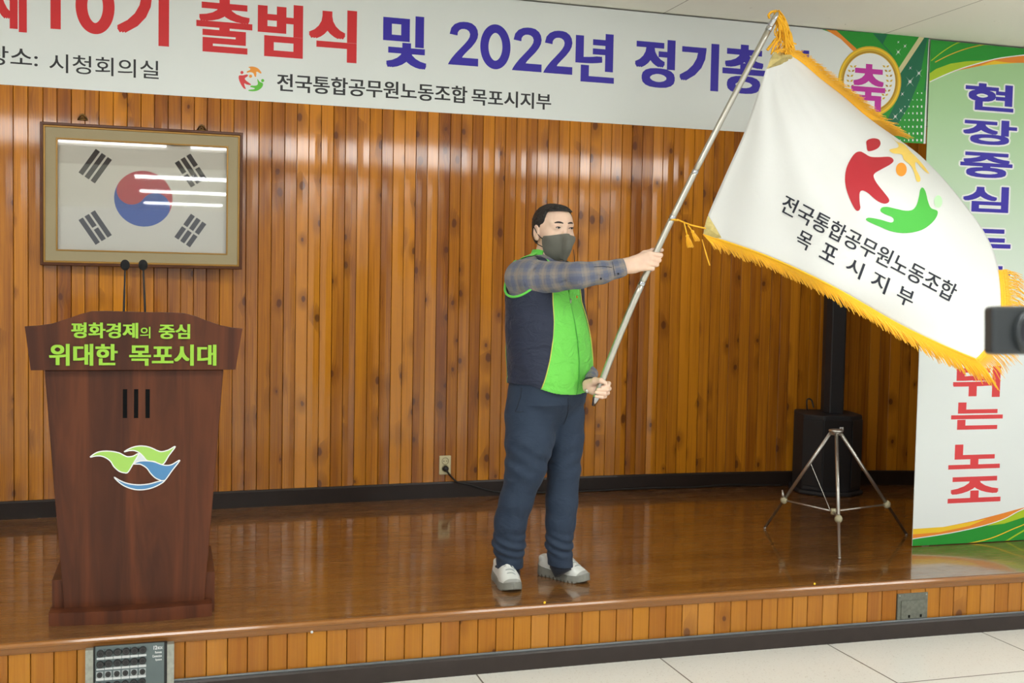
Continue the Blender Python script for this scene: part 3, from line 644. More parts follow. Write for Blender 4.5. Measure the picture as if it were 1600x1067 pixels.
# ------------------------------------------------------------------ wall outlet, plug and cable
M_IVORY = plain('ivory_plastic', (0.62, 0.56, 0.33), .4, var=0); M_CABLE = plain('black_rubber', (.010, .010, .010), .45)
a = on_y(688, 713, 6.73); b = on_y(705.5, 742, 6.73); ox = (a[0]+b[0])/2; oy = yw(ox)
out = empty('wall_outlet', (ox, oy, b[2]), 'ivory double wall outlet on the pine boards left of the man', 'outlet')
mb = MB().box((a[0], oy-.012, b[2]), (b[0], oy+.002, a[2])); bevel(mb.obj('cover_plate', M_IVORY, out), .003)
zs1 = b[2]+(a[2]-b[2])*.72; zs2 = b[2]+(a[2]-b[2])*.33
def socket(zc):
    mb = MB(); n = 24
    for r0, r1, y0, y1 in ((.023, .019, oy-.0145, oy-.0145), (.019, .018, oy-.0145, oy-.0125)):
        V = []
        for k in range(n): t = 2*math.pi*k/n; V += [(ox+r0*math.cos(t), y0, zc+r0*math.sin(t)), (ox+r1*math.cos(t), y1, zc+r1*math.sin(t))]
        mb.add(V, [(2*k, 2*((k+1) % n), 2*((k+1) % n)+1, 2*k+1) for k in range(n)])
    s = mb.obj('socket', plain('ivory_recess', (.34, .29, .15), .5, var=0), out)
    mb = MB()
    for dx in (-.009, .009): mb.tube([(ox+dx, oy-.013, zc), (ox+dx, oy-.0115, zc)], .003, 8)
    mb.obj('pin_hole', M_SLOT, s); return s
socket(zs1); socket(zs2)
plug = empty('power_cable', (ox, oy-.03, Z0+.05), 'black power cable plugged into the ivory wall outlet and lying along the skirting', 'cable')
MB().tube([(ox, oy-.0135, zs2), (ox, oy-.036, zs2), (ox+.001, oy-.046, zs2-.006)], [.018, .017, .009], 16).obj('plug', M_CABLE, plug, smooth=True)
pts = [(ox+.001, oy-.044, zs2-.008)]
for px_, py_, dy, dz in ((705, 744, -.04, 0), (716, 754, -.035, 0), (735, 758, -.03, 0), (760, 766, -.03, 0), (790, 771, -.035, 0)):
    c = on_y(px_, py_, 6.72); pts.append((c[0], yw(c[0])-.024, max(c[2], Z0+.008)))
for xx, zz in ((2.3, .008), (2.6, .006), (3.0, .012), (3.3, .006), (3.55, .018), (3.75, .010), (3.95, .006)): pts.append((xx, yw(xx)-.032, Z0+zz))
MB().tube(catmull(pts, 6, False), .0055, 8).obj('cord', M_CABLE, plug, smooth=True)
# ------------------------------------------------------------------ column loudspeaker
M_SPK = plain('black_speaker_paint', (.013, .013, .015), .55, var=.2, vscale=200); M_GRILLE = plain('black_speaker_grille', (.009, .009, .010), .45, var=.5, vscale=500)
sc_ = on_z(1290, 777, Z0); sx, sy = sc_[0]+.125, sc_[1]+.20
spk = empty('column_loudspeaker', (sx, sy, Z0), 'black column loudspeaker on a bass box standing at the back of the stage', 'loudspeaker')
rz = math.radians(-14); ca, sa = math.cos(rz), math.sin(rz)
def rot(P): return [(sx+x*ca-y*sa, sy+x*sa+y*ca, z) for x, y, z in P]
def solid(name, poly, z0, z1, mat, bev=.006):
    V, Fc = prism(rot([(x, y, z0) for x, y in poly]), (0, 0, z1-z0)); o = mesh_obj(name, V, Fc, mat, spk); bevel(o, bev); return o
H = .52
hexa = [(-.165, .20), (-.195, .10), (-.195, -.10), (-.09, -.20), (.09, -.20), (.195, -.10), (.195, .10), (.165, .20)]
solid('bass_box', hexa, Z0+.025, Z0+H, M_SPK, .010)
solid('base_plate', [(x*1.10, y*1.08) for x, y in hexa], Z0, Z0+.028, M_SPK, .01)
gz = [(-.088, -.2015), (.088, -.2015), (.088, -.2055), (-.088, -.2055)]
solid('grille', gz, Z0+.06, Z0+H-.03, M_GRILLE, .001)
for s in (-1, 1):
    u = np.array([-.105*s*-1, 0]); P = [(s*.094, -.201), (s*.192, -.104), (s*.195, -.107), (s*.097, -.204)]
    solid('grille', P, Z0+.06, Z0+H-.03, M_GRILLE, .001)
solid('column', [(x_+.03, y_) for x_, y_ in ((-.058, .075), (-.066, -.02), (-.045, -.075), (.045, -.075), (.066, -.02), (.058, .075))], Z0+H, Z0+H+1.45, M_SPK, .006)
solid('badge', [(.010, -.2055), (.034, -.2055), (.034, -.2072), (.010, -.2072)], Z0+H-.095, Z0+H-.070, I_WHITE, .0005)
solid('badge_mark', [(.016, -.2072), (.027, -.2072), (.027, -.2076), (.016, -.2076)], Z0+H-.088, Z0+H-.077, I_GREY, .0002)
V, Fc = [], None
MB().tube(rot(catmull([(-.10, .12, Z0+H), (-.105, .12, Z0+H+.07), (-.075, .12, Z0+H+.07), (-.065, .10, Z0+H+.02)], 6, False)), .005, 8).obj('handle_loop', M_CABLE, spk, smooth=True)
# ------------------------------------------------------------------ tripod flag stand
M_STEEL = plain('brushed_steel_tube', (.50, .48, .44), .28, metal=.9, var=.1); M_TAPE = plain('yellowed_joint', (.42, .38, .24), .5)
feet = [on_z(1195, 826, Z0), on_z(1311.5, 873, Z0), on_z(1416, 836, Z0)]
hubxy = (feet[0]+feet[1]+feet[2])/3; hub = on_y(1304, 676, hubxy[1]); hub[0] = hubxy[0]*.25+hub[0]*.75
tri = empty('flag_stand', (hub[0], hub[1], Z0), 'empty steel tripod flag stand in front of the black loudspeaker', 'flag stand')
mb = MB(); ringp = circle2d((hub[0], hub[1]), .030, n=20); mb.tube([(*q_, hub[2]+.01) for q_ in list(ringp)+[ringp[0]]], .008, 8, cap=False)
mb.tube([(hub[0], hub[1], hub[2]-.012), (hub[0], hub[1], hub[2]+.016)], .024, 16); mb.obj('hub', M_STEEL, tri, smooth=True)
cen = np.array([hub[0], hub[1], Z0+.155])
MB().tube([cen-[0, 0, .015], cen+[0, 0, .015]], .014, 12).obj('lower_hub', M_TAPE, tri, smooth=True)
for k, f in enumerate(feet):
    d_ = np.array([f[0]-hub[0], f[1]-hub[1], 0]); d_ /= np.linalg.norm(d_); top = np.array([hub[0], hub[1], hub[2]-.004])+d_*.030; ft = np.array([f[0], f[1], Z0+.006])
    lg = MB().tube([top, top+(ft-top)*.72, top+(ft-top)*.72, ft], [.0092, .0092, .0078, .0072], 12).obj('leg', M_STEEL, tri, smooth=True)
    j = top+(ft-top)*(.70)
    MB().ball(tuple(j), .020, 12, sq=(1, 1, 1.1)).obj('collar', M_TAPE, lg, smooth=True)
    MB().tube([ft+[0, 0, .002], ft-[0, 0, .006]], [.009, .007], 10).obj('foot', M_STEEL, lg, smooth=True)
    MB().tube([j, cen], .0052, 8).obj('brace', M_STEEL, tri, smooth=True)
    if k == 0:
        MB().tube([top+(ft-top)*.30, cen+[-.02, 0, .01]], .0016, 6).obj('wire', M_STEEL, tri)
        MB().tube([j+[-.004, 0, .01], j+[-.012, 0, .055]], [.012, .004], 10).obj('wing_screw', M_STEEL, tri, smooth=True)
# ------------------------------------------------------------------ connector box and steel plate on the stage front
M_GALV = plain('galvanised_steel', (.36, .37, .32), .45, metal=.5, var=.35, vscale=60); M_PANEL = plain('grey_panel_paint', (.105, .135, .135), .4, var=.08); M_JACK = plain('black_connector', (.010, .010, .011), .35)
M_LABELW = plain('white_label_strip', (.62, .64, .64), .5, var=0)
bx = lambda px_, py_: on_y(px_, py_, 4.335)
a = bx(147, 1007); b = bx(259, 1100); cY = 4.335; zb_ = .075
box = empty('connector_box', ((a[0]+b[0])/2, cY, zb_), 'grey audio connector box let into the stage front below the lectern', 'connector box')
def plate(name, p0, p1, y0, y1, mat, par, bev=.0015, zlow=None):
    u = bx(*p0); v = bx(*p1); o = MB().box((u[0], y0, v[2] if zlow is None else zlow), (v[0], y1, u[2])).obj(name, mat, par)
    if bev: bevel(o, bev)
    return o
plate('side_bracket', (133.5, 1015), (146, 1064), cY-.012, cY+.03, M_GALV, box, zlow=zb_)
plate('side_bracket', (261, 1005.5), (272, 1064), cY-.012, cY+.03, M_GALV, box, zlow=zb_)
plate('box_shell', (146, 1012), (261, 1064), cY-.004, cY+.03, M_BLK, box, zlow=zb_)
pan = plate('face_panel', (149, 1010), (256.5, 1064), cY-.008, cY, M_PANEL, box, zlow=zb_)
def P_(u, v):   # crop coordinates of the connector close-up
    return (120+u/9.412, 980+v/9.412)
rows = [([(350,375),(475,362),(602,350),(726,338),(850,328),(972,318)], 48, (290, 468), (1028, 392)), ([(345,535),(470,520),(598,508),(722,498),(846,488),(968,475)], 48, (285, 622), (1025, 545)),
        ([(338,690),(462,678),(590,668),(716,658),(842,648),(966,638)], 36, (280, 775), (1020, 695)), ([(335,850),(460,838),(588,826),(712,815),(838,800),(962,785)], 48, None, None)]
jk = None; LINE = plain('panel_lines', (.40, .43, .43), .5, var=0)
for cs, r, l0, l1 in rows:
    for u, v in cs:
        c = bx(*P_(u, v)); rr = r/9.412*4.75/1770
        if c[2]-rr < zb_+.004: continue
        mb = MB(); mb.box((c[0]-rr*1.15, cY-.0095, c[2]-rr*1.12), (c[0]+rr*1.15, cY-.007, c[2]+rr*1.12))
        s = mb.obj('jack_plate', LINE if r < 40 else M_PANEL, box)
        MB().tube([(c[0], cY-.009, c[2]), (c[0], cY-.0145, c[2])], [rr, rr*.94], 18).obj('jack', M_JACK, s, smooth=False)
        mb = MB(); n = 14; V = []
        for k in range(n): t = 2*math.pi*k/n; V += [(c[0]+rr*.66*math.cos(t), cY-.0148, c[2]+rr*.66*math.sin(t)), (c[0]+rr*.54*math.cos(t), cY-.0148, c[2]+rr*.54*math.sin(t))]
        mb.add(V, [(2*k, 2*((k+1) % n), 2*((k+1) % n)+1, 2*k+1) for k in range(n)]); mb.obj('jack_ring', plain('dull_ring', (.06, .06, .06), .4, var=0) if jk is None else jk, s)
        jk = s.children[1].data.materials[0]
    if l0:
        u0 = bx(*P_(*l0)); u1 = bx(*P_(*l1)); h = .0075; zc = u0[2]+.001
        for k in range(6):
            x0 = u0[0]+(u1[0]-u0[0])*k/6+.001; x1 = u0[0]+(u1[0]-u0[0])*(k+1)/6-.001
            MB().box((x0, cY-.0092, zc-h*.2), (x1, cY-.007, zc+h)).obj('label_strip', M_LABELW, box)
p = Print(cY-.008)
p.text('12', P_(1130, 272), P_(1182, 325), I_WHITE, .03, .02); p.text('BOX', P_(1190, 284), P_(1262, 318), I_WHITE, .02, .01); p.text('Remote', P_(1152, 352), P_(1250, 378), I_WHITE, .02, .01)
p.text('Connection', P_(1112, 408), P_(1250, 434), I_WHITE, .02, .01); p.text('System', P_(1155, 462), P_(1250, 492), I_WHITE, .02, .01)
p.done('panel_lettering', box, 'small white lettering')
fpx = lambda px_, py_: on_y(px_, py_, 4.372)
a = fpx(1408.5, 930.5); b = fpx(1454, 973); x0, x1, z0, z1 = a[0], b[0], b[2], a[2]; Y = yf((x0+x1)/2)
pl = empty('floor_box_plate', ((x0+x1)/2, Y, z0), 'square worn grey steel plate screwed to the right part of the stage front', 'steel plate')
M_WORN = plain('worn_grey_steel', (.15, .155, .125), .5, metal=.35, var=.5, vscale=70)
bevel(MB().box((x0, Y-.006, z0), (x1, Y+.012, z1)).obj('frame_plate', M_WORN, pl), .002)
w = x1-x0; bevel(MB().box((x0+w*.11, Y-.010, z0+w*.12), (x1-w*.11, Y-.004, z1-w*.2)).obj('cover', M_WORN, pl), .0015)
for fx_ in (.34, .73): MB().box((x0+w*fx_, Y-.0112, z0+w*.15), (x0+w*(fx_+.06), Y-.009, z0+w*.23)).obj('slot', M_SLOT, pl)
for fx_, fz_ in ((.06, .06), (.94, .06), (.06, .93), (.94, .93)): MB().ball((x0+w*fx_, Y-.006, z0+(z1-z0)*fz_), .004, 8, sq=(1, .5, 1)).obj('screw', M_GALV, pl, smooth=True)
for (px_, py_), mat, lab in (((853, 943), I_YELLOW, 'yellow round pin on the stage edge in front of the man'), ((1277, 914), I_YELLOW, 'yellow round pin on the stage edge in front of the flag stand'), ((488, 989), I_WHITE, 'white round pin under the stage edge right of the lectern')):
    c = on_y(px_, py_, 4.36); yy = yf(c[0])-(.026 if mat is I_YELLOW else .012); mb = MB().ball((c[0], yy, c[2]), .0055, 12, sq=(1, .6, 1))
    tag(mb.obj('push_pin', mat, smooth=True), lab, 'pin', 'pins on the stage edge')
# ------------------------------------------------------------------ the other camera, near, at the right edge of the picture
CD = 1.55
def near(px_, py_, d=0.0):
    v = ray(px_, py_); return CAM+v*((CD+d)/np.dot(v, AF))
M_CAMB = plain('dark_camera_shell', (.022, .027, .030), .42, var=.15, coat=.2); M_GLASSL = plain('dark_lens_glass', (.006, .005, .008), .08, coat=.8, var=0)
c0 = near(1640, 516); cz = c0[2]
ccm = empty('video_camera', (c0[0], c0[1], 0), 'out of focus dark compact camera on a stand close by at the right edge', 'camera')
def nb(px0, py0, px1, py1, d0, d1):
    P = []
    for d in (d0, d1):
        base = [near(px0, py0), near(px1, py0), near(px1, py1), near(px0, py1)]
        P += [b_+AF*d for b_ in base]
    return P
V = nb(1551, 478, 1735, 554, 0, .032); o = mesh_obj('camera_body', V, [(0,3,2,1)[::-1], (4,5,6,7)[::-1], (0,1,5,4)[::-1], (1,2,6,5)[::-1], (2,3,7,6)[::-1], (3,0,4,7)[::-1]], M_CAMB, ccm); bevel(o, .006, 3)
mb = MB(); n = 36; lcn = near(1623, 519)
def lring(r, d): return [lcn+AR*r*math.cos(2*math.pi*k/n)+AD*r*math.sin(2*math.pi*k/n)-AF*d for k in range(n)]
R0 = 41*CD/1770
for lst, nm, mt in (([(R0, -.001), (R0, .010), (R0*.95, .013), (R0*.86, .013), (R0*.82, .009)], 'lens_barrel', M_CAMB), ([(R0*.82, .009), (R0*.55, .0085), (R0*.3, .010), (R0*.05, .0108)], 'lens', M_GLASSL)):
    V = [q_ for r, d in lst for q_ in lring(r, d)]; Fc = [(i*n+k, (i+1)*n+k, (i+1)*n+(k+1) % n, i*n+(k+1) % n) for i in range(len(lst)-1) for k in range(n)]
    mesh_obj(nm, V, Fc, mt, ccm, smooth=True)
pb = near(1700, 552)+AF*.016
MB().tube([pb, pb-np.array([0, 0, .05]), (pb[0], pb[1], .35)], [.012, .014, .014], 14).obj('stand_post', M_BLK, ccm, smooth=True)
for k in range(3):
    t = 2.1*k+.4; MB().tube([(pb[0], pb[1], .40), (pb[0]+.28*math.cos(t), pb[1]+.28*math.sin(t), .012)], .011, 10).obj('leg', M_BLK, ccm, smooth=True)
# ------------------------------------------------------------------ signed-distance modelling for the man
class Vol:
    def __init__(s, lo, hi, h):
        s.lo = np.array(lo, float); s.h = h; s.n = np.ceil((np.array(hi)-s.lo)/h).astype(int)+1
        s.d = np.full(s.n, 1.0, np.float32); s.ax = [s.lo[i]+h*np.arange(s.n[i]) for i in range(3)]
    def sl(s, lo, hi):
        a = np.clip(np.floor((np.array(lo)-s.lo)/s.h).astype(int), 0, s.n); b = np.clip(np.ceil((np.array(hi)-s.lo)/s.h).astype(int)+1, 0, s.n)
        return tuple(slice(i, j) for i, j in zip(a, b))
    def grid(s, S):
        return s.ax[0][S[0]][:, None, None], s.ax[1][S[1]][None, :, None], s.ax[2][S[2]][None, None, :]
    def op(s, fn, lo, hi, k=0.0, mode='u'):
        S = s.sl(lo, hi)
        if any(q.stop <= q.start for q in S): return s
        A = s.d[S]; B = fn(*s.grid(S)).astype(np.float32)+np.zeros_like(A)
        if mode == 's': A, B = -A, B
        if k > 0:
            h = np.maximum(k-np.abs(A-B), 0)/k; R = np.minimum(A, B)-h*h*k*.25
        else: R = np.minimum(A, B)
        s.d[S] = -R if mode == 's' else R
        return s
    def cone(s, a, b, ra, rb, k=.01, mode='u'):
        a = np.array(a, float); b = np.array(b, float); m = max(ra, rb)+k+3*s.h
        def fn(x, y, z):
            ba = b-a; L2 = max(1e-9, ba@ba); t = np.clip(((x-a[0])*ba[0]+(y-a[1])*ba[1]+(z-a[2])*ba[2])/L2, 0, 1)
            return np.sqrt((x-a[0]-ba[0]*t)**2+(y-a[1]-ba[1]*t)**2+(z-a[2]-ba[2]*t)**2)-(ra+(rb-ra)*t)
        return s.op(fn, np.minimum(a, b)-m, np.maximum(a, b)+m, k, mode)
    def chain(s, P, k=.01, mode='u'):
        for p, q in zip(P[:-1], P[1:]): s.cone(p[:3], q[:3], p[3], q[3], k, mode)
        return s
    def ell(s, fr, c, r, k=.01, mode='u'):
        """ellipsoid in the frame fr (function world->frame coordinates, and frame->world)"""
        r = np.array(r, float); C = fr.out(np.array(c, float)); m = max(r)+k+3*s.h
        def fn(x, y, z):
            u, v, w = fr.inn(x, y, z); u = u-c[0]; v = v-c[1]; w = w-c[2]
            k0 = np.sqrt((u/r[0])**2+(v/r[1])**2+(w/r[2])**2); k1 = np.sqrt((u/r[0]**2)**2+(v/r[1]**2)**2+(w/r[2]**2)**2)+1e-9
            return k0*(k0-1)/k1
        return s.op(fn, C-m, C+m, k, mode)
    def cut(s, fn):   # keep where fn < 0
        S = tuple(slice(0, q) for q in s.n); s.d = np.maximum(s.d, (fn(*s.grid(S))).astype(np.float32)); return s
    def mesh(s, smooth=1):
        d = s.d; lo = s.lo; h = s.h; sg = d < 0; c = np.zeros(np.array(d.shape)-1, np.int8)
        cs = [(i, j, k) for i in (0, 1) for j in (0, 1) for k in (0, 1)]; n = d.shape
        for i, j, k in cs: c += sg[i:n[0]-1+i, j:n[1]-1+j, k:n[2]-1+k]
        I = np.argwhere((c > 0) & (c < 8)); vid = np.full(c.shape, -1, np.int32); vid[tuple(I.T)] = np.arange(len(I))
        acc = np.zeros((len(I), 3)); cnt = np.zeros(len(I))
        val = {q: d[I[:,0]+q[0], I[:,1]+q[1], I[:,2]+q[2]].astype(float) for q in cs}
        for q in cs:
            for ax in range(3):
                if q[ax] == 0:
                    e = list(q); e[ax] = 1; va, vb = val[q], val[tuple(e)]; m = (va < 0) != (vb < 0)
                    t = np.where(m, va/np.where(m, va-vb, 1), 0)
                    p = np.array(q, float)[None, :]+np.zeros((len(I), 3)); p[:, ax] += t
                    acc[m] += p[m]; cnt[m] += 1
        V = (I+acc/np.maximum(cnt, 1)[:, None])*h+lo; Q = []
        for ax in range(3):
            a1, a2 = (ax+1) % 3, (ax+2) % 3
            s0 = [slice(None)]*3; s1 = [slice(None)]*3; s0[ax] = slice(0, -1); s1[ax] = slice(1, None)
            E = np.argwhere(sg[tuple(s0)] != sg[tuple(s1)])
            E = E[(E[:, a1] > 0) & (E[:, a2] > 0) & (E[:, a1] < n[a1]-1) & (E[:, a2] < n[a2]-1)]
            def cell(o1, o2):
                T = E.copy(); T[:, a1] -= o1; T[:, a2] -= o2; return vid[tuple(T.T)]
            q = np.stack([cell(1, 1), cell(0, 1), cell(0, 0), cell(1, 0)], 1); ins_ = sg[tuple(E.T)]
            q[~ins_] = q[~ins_][:, ::-1]; Q.append(q)
        Q = np.concatenate(Q); Q = Q[(Q >= 0).all(1)]
        for _ in range(smooth):
            S_ = np.zeros_like(V); N_ = np.zeros(len(V))
            for i in range(4):
                for j in ((i+1) % 4, (i+3) % 4): np.add.at(S_, Q[:, i], V[Q[:, j]]); np.add.at(N_, Q[:, i], 1)
            V = V*.5+.5*S_/np.maximum(N_, 1)[:, None]
        return V, Q
class Frame:   # turned about the vertical; x = his left, y = forward, z = up
    def __init__(s, c, deg): s.c = np.array(c, float); t = math.radians(deg); s.cs, s.sn = math.cos(t), math.sin(t)
    def inn(s, X, D, Z):
        a = X-s.c[0]; b = D-s.c[1]; return a*s.cs+b*s.sn, a*s.sn-b*s.cs, Z-s.c[2]
    def out(s, p):
        p = np.asarray(p, float); return np.stack([s.c[0]+p[..., 0]*s.cs+p[..., 1]*s.sn, s.c[1]+p[..., 0]*s.sn-p[..., 1]*s.cs, s.c[2]+p[..., 2]], -1)
# the man's own axes: X to the right of the picture, D away, Z up
MO = on_z(845, 912, Z0); maz = YAW+math.atan(45/F_PX)
MR = np.array([math.cos(maz), -math.sin(maz), 0.0]); MD = np.array([math.sin(maz), math.cos(maz), 0.0])
def L(px, py, D):
    v = ray(px, py); t = ((MO-CAM)@MD+D)/(v@MD); p = CAM+v*t-MO; return np.array([p@MR, D, p[2]])
def toW(P):
    P = np.asarray(P, float); return MO+P[..., :1]*MR+P[..., 1:2]*MD+P[..., 2:3]*np.array([0, 0, 1.0])
Lr = lambda px, py, D, r: (*L(px, py, D), r/357.0)
ZP = lambda py: L(850, py, 0)[2]
TH = 50
fb = Frame((0, 0, 0), TH)
# torso profile: picture row, centre column, half breadth, half depth
TP = [(394, 858, .070, .062), (398, 857, .085, .068), (403, 855, .125, .085), (411, 853, .168, .105), (425, 852, .190, .120), (440, 851, .200, .130), (470, 851.5, .205, .137), (500, 855, .207, .151),
      (530, 857.5, .207, .159), (560, 859, .208, .162), (590, 859.5, .208, .160), (614, 857.5, .205, .150), (660, 854, .198, .140)]
tz = np.array([ZP(r[0]) for r in TP])[::-1]; tcx = np.array([L(r[1], r[0], 0)[0] for r in TP])[::-1]; tA = np.array([r[2] for r in TP])[::-1]; tB = np.array([r[3] for r in TP])[::-1]
def torso(X, D, Z, off=0.0, p=2.25):
    cx = np.interp(Z, tz, tcx); u, v, _ = fb.inn(X-cx, D, 0)
    Ze = Z+.17*np.clip(u, 0, .2)*np.clip((Z-ZP(485))/(ZP(430)-ZP(485)), 0, 1)      # the far shoulder hangs lower
    a = np.interp(Ze, tz, tA)+off; b = np.interp(Ze, tz, tB)+off; return ((np.abs(u/a)**p+np.abs(v/b)**p)**(1/p)-1)*np.minimum(a, b)*.92
def tuv(X, D, Z):
    cx = np.interp(Z, tz, tcx); u, v, _ = fb.inn(X-cx, D, 0); return u, v
def tpoint(u, v, Z):   # torso coordinates -> local
    return np.array([np.interp(Z, tz, tcx)+u*fb.cs+v*fb.sn, u*fb.sn-v*fb.cs, Z])
man = empty('person', MO, 'man in a lime green and navy vest and grey mask waving a flag on stage', 'person')
def put(name, V, Q, mats, parent=man, smooth=True, attrs=None, label=None, fmat=None):
    o = mesh_obj(name, toW(V), Q, mats, parent, smooth, attrs=attrs, fmat=fmat)
    if label: o['label'] = label
    return o
def ptube(name, pts, r, mat, parent=man, n=8, label=None):
    mb = MB().tube(np.array(pts), r, n); return put(name, mb.v, mb.f, mat, parent, label=label)
# ---- head frame: origin on the head's axis at eye level
HT = 31
hc = L(864.5, 357.5, -.015); fh = Frame(hc, HT)
POLE_D = lambda py: -.180-.030*(605-py)/197.0
# ---- skin: one continuous body
def build_body():
    v = Vol((-.24, -.34, -.0), (.60, .26, 1.72), .003)
    H = lambda p: fh.out(np.array(p))
    v.ell(fh, (0, -.012, .021), (.0745, .090, .080), 0); v.ell(fh, (0, .026, -.015), (.0695, .067, .088), .03); v.ell(fh, (0, .030, -.088), (.053, .052, .047), .03)
    v.ell(fh, (0, .050, .036), (.052, .036, .045), .03)                                              # forehead
    for s in (-1, 1):
        v.ell(fh, (s*.042, .052, -.038), (.026, .030, .026), .02)                                    # cheeks
        v.cone(H((s*.012, .088, .017)), H((s*.046, .074, .017)), .009, .008, .014)                   # brow
        v.ell(fh, (s*.032, .098, .001), (.016, .013, .009), .010, 's')                               # eye hollow
        v.ell(fh, (s*.0325, .076, -.001), (.0165, .0165, .0125), .006)                               # lids over the eyeball
        v.ell(fh, (s*.078, -.012, -.018), (.010, .021, .034), .008); v.ell(fh, (s*.086, -.008, -.016), (.006, .012, .021), .004, 's')   # ears
        v.ell(fh, (s*.077, -.004, -.044), (.008, .010, .010), .006)
    v.chain([(*H((0, .090, .006)), .008), (*H((0, .098, -.028)), .009), (*H((0, .097, -.041)), .0120)], .014)
    v.cone(H((-.015, .088, -.043)), H((.015, .088, -.043)), .009, .009, .008)
    v.cone(H((-.018, .082, -.075)), H((.018, .082, -.075)), .010, .010, .012)                         # mouth
    nb = tpoint(0, .005, ZP(402)); v.cone(H((0, -.022, -.07)), nb, .056, .060, .025)
    v.cone(H((0, .01, -.10)), tpoint(0, .03, ZP(404)), .040, .042, .02)
    # trunk (under the clothes)
    v.op(lambda X, D, Z: np.maximum(torso(X, D, Z, -.030), np.maximum(Z-ZP(397), ZP(615)-Z)), (-.24, -.3, ZP(620)), (.3, .26, ZP(390)), .02)
    # arms
    v.chain([Lr(824, 432, -.09, 17), Lr(905, 430.5, -.255, 13), Lr(950, 423, -.245, 11.5), Lr(976, 416.5, -.238, 8.8)], .012)
    v.chain([Lr(893, 440, .115, 15), Lr(901, 544, .125, 11), Lr(915, 574, .07, 9), Lr(923.5, 585, .0, 7.8), Lr(922.5, 596, -.105, 7.6), Lr(920, 602, -.135, 8.6)], .012)
    # near hand (his right): wrist, back of the hand, four fingers closed round the pole, thumb behind it
    for dy, r in ((-4.5, 8.0), (4.0, 8.0)): v.cone(L(974, 416.5+dy, -.238), L(991, 413.5+dy*1.1, -.240), r/357, r/357, .012)
    mcp = [(1014, 396.5), (1015.5, 404), (1013.5, 411.5), (1009.5, 418.5)]; pip = [(1032.5, 398.6), (1030, 406.6), (1026.3, 413.6), (1020, 420)]
    dip = [(1031.5, 400.5, -.192), (1028.5, 408, -.192), (1024, 415, -.192), (1017.5, 421.5, -.193)]; tip = [(1017, 402.5, -.186), (1013.5, 410, -.187), (1009.5, 416.8, -.188), (1005.5, 422.5, -.189)]
    car = [(988, 407.5), (987, 411.5), (987, 416), (988, 420.5)]
    for k in range(4):
        v.cone(L(*car[k], -.242), L(*mcp[k], -.252), .0155, .0125-.0008*(k == 3), .010)
        rr = (.0098, .0100, .0096, .0086)[k]
        v.cone(L(*mcp[k], -.253), L(*pip[k], -.247), rr+.0008, rr, .005)
    for k in range(4):
        rr = (.0092, .0094, .0090, .0080)[k]
        v.cone(L(*pip[k], -.246), L(*dip[k]), rr, rr*.93, .003); v.cone(L(*dip[k]), L(*tip[k]), rr*.93, rr*.82, .003)
    v.chain([Lr(991, 405.5, -.236, 5.2), Lr(1007, 396.5, -.222, 4.6), Lr(1020, 391.8, -.193, 3.7), Lr(1034, 390.6, -.188, 3.1)], .008)
    # far hand (his left): palm behind the lower end of the pole, thumb and fingertips in front
    v.chain([Lr(917.5, 599, -.128, 7.0), Lr(928, 599, -.150, 8.0)], .010); v.chain([Lr(917.5, 607, -.128, 6.5), Lr(928, 609, -.150, 8.0)], .010)
    fm = [(939, 597.5), (939.5, 604.5), (938, 611), (935.5, 617)]; fp = [(951.5, 599), (952, 607), (949.5, 614), (945.5, 619.5)]
    fd = [(950.5, 602, -.196), (948.5, 609, -.205), (945, 615.5, -.206), (941, 620.5, -.205)]; ft = [(941, 605, -.206), (934, 608.6, -.206), (931, 613, -.205), (931, 619.2, -.203)]
    for k in range(4):
        rr = (.0095, .0098, .0095, .0085)[k]; m_ = L(*fm[k], -.147); p_ = L(*fp[k], -.172)
        v.cone(L(926, 599+k*3.5, -.146), m_, .013, rr+.001, .010); v.cone(m_, p_, rr+.0006, rr, .005)
    for k in range(4):
        rr = (.0090, .0093, .0090, .0080)[k]; p_ = L(*fp[k], -.172)
        v.cone(p_, L(*fd[k]), rr, rr*.93, .003); v.cone(L(*fd[k]), L(*ft[k]), rr*.93, rr*.78, .003)
    v.chain([Lr(922, 600, -.150, 6.5), Lr(930, 594.8, -.180, 5.2), Lr(938.5, 594.6, -.205, 3.7), Lr(946, 598.2, -.212, 3.0)], .007)
    # legs and ankles (under the trousers)
    v.chain([Lr(840, 612, -.02, 24), Lr(826, 650, -.05, 24), Lr(805, 782, -.05, 17), Lr(797, 880, -.01, 11)], .02)
    v.chain([Lr(868, 612, .03, 24), Lr(882, 650, .06, 22), Lr(876, 782, .05, 16), Lr(876, 868, .05, 11)], .02)
    return v.mesh(1)
def skin_mat():
    t = NT('skin'); o = t.obj(); n1 = t.noise(o, 40.0, 3.0); n2 = t.noise(o, 260.0, 2.0)
    t.set(col=t.mix(n1, (0.75, 0.50, 0.365), (0.85, 0.615, 0.475)), rough=.48, spec=.35, sub=.12)
    t.b.inputs['Subsurface Radius'].default_value = (.010, .004, .002); t.b.inputs['Subsurface Scale'].default_value = 1.0
    t.bump(n2, .06, .002); return t.m
M_SKIN = skin_mat()
V, Q = build_body(); body = put('body', V, Q, M_SKIN)
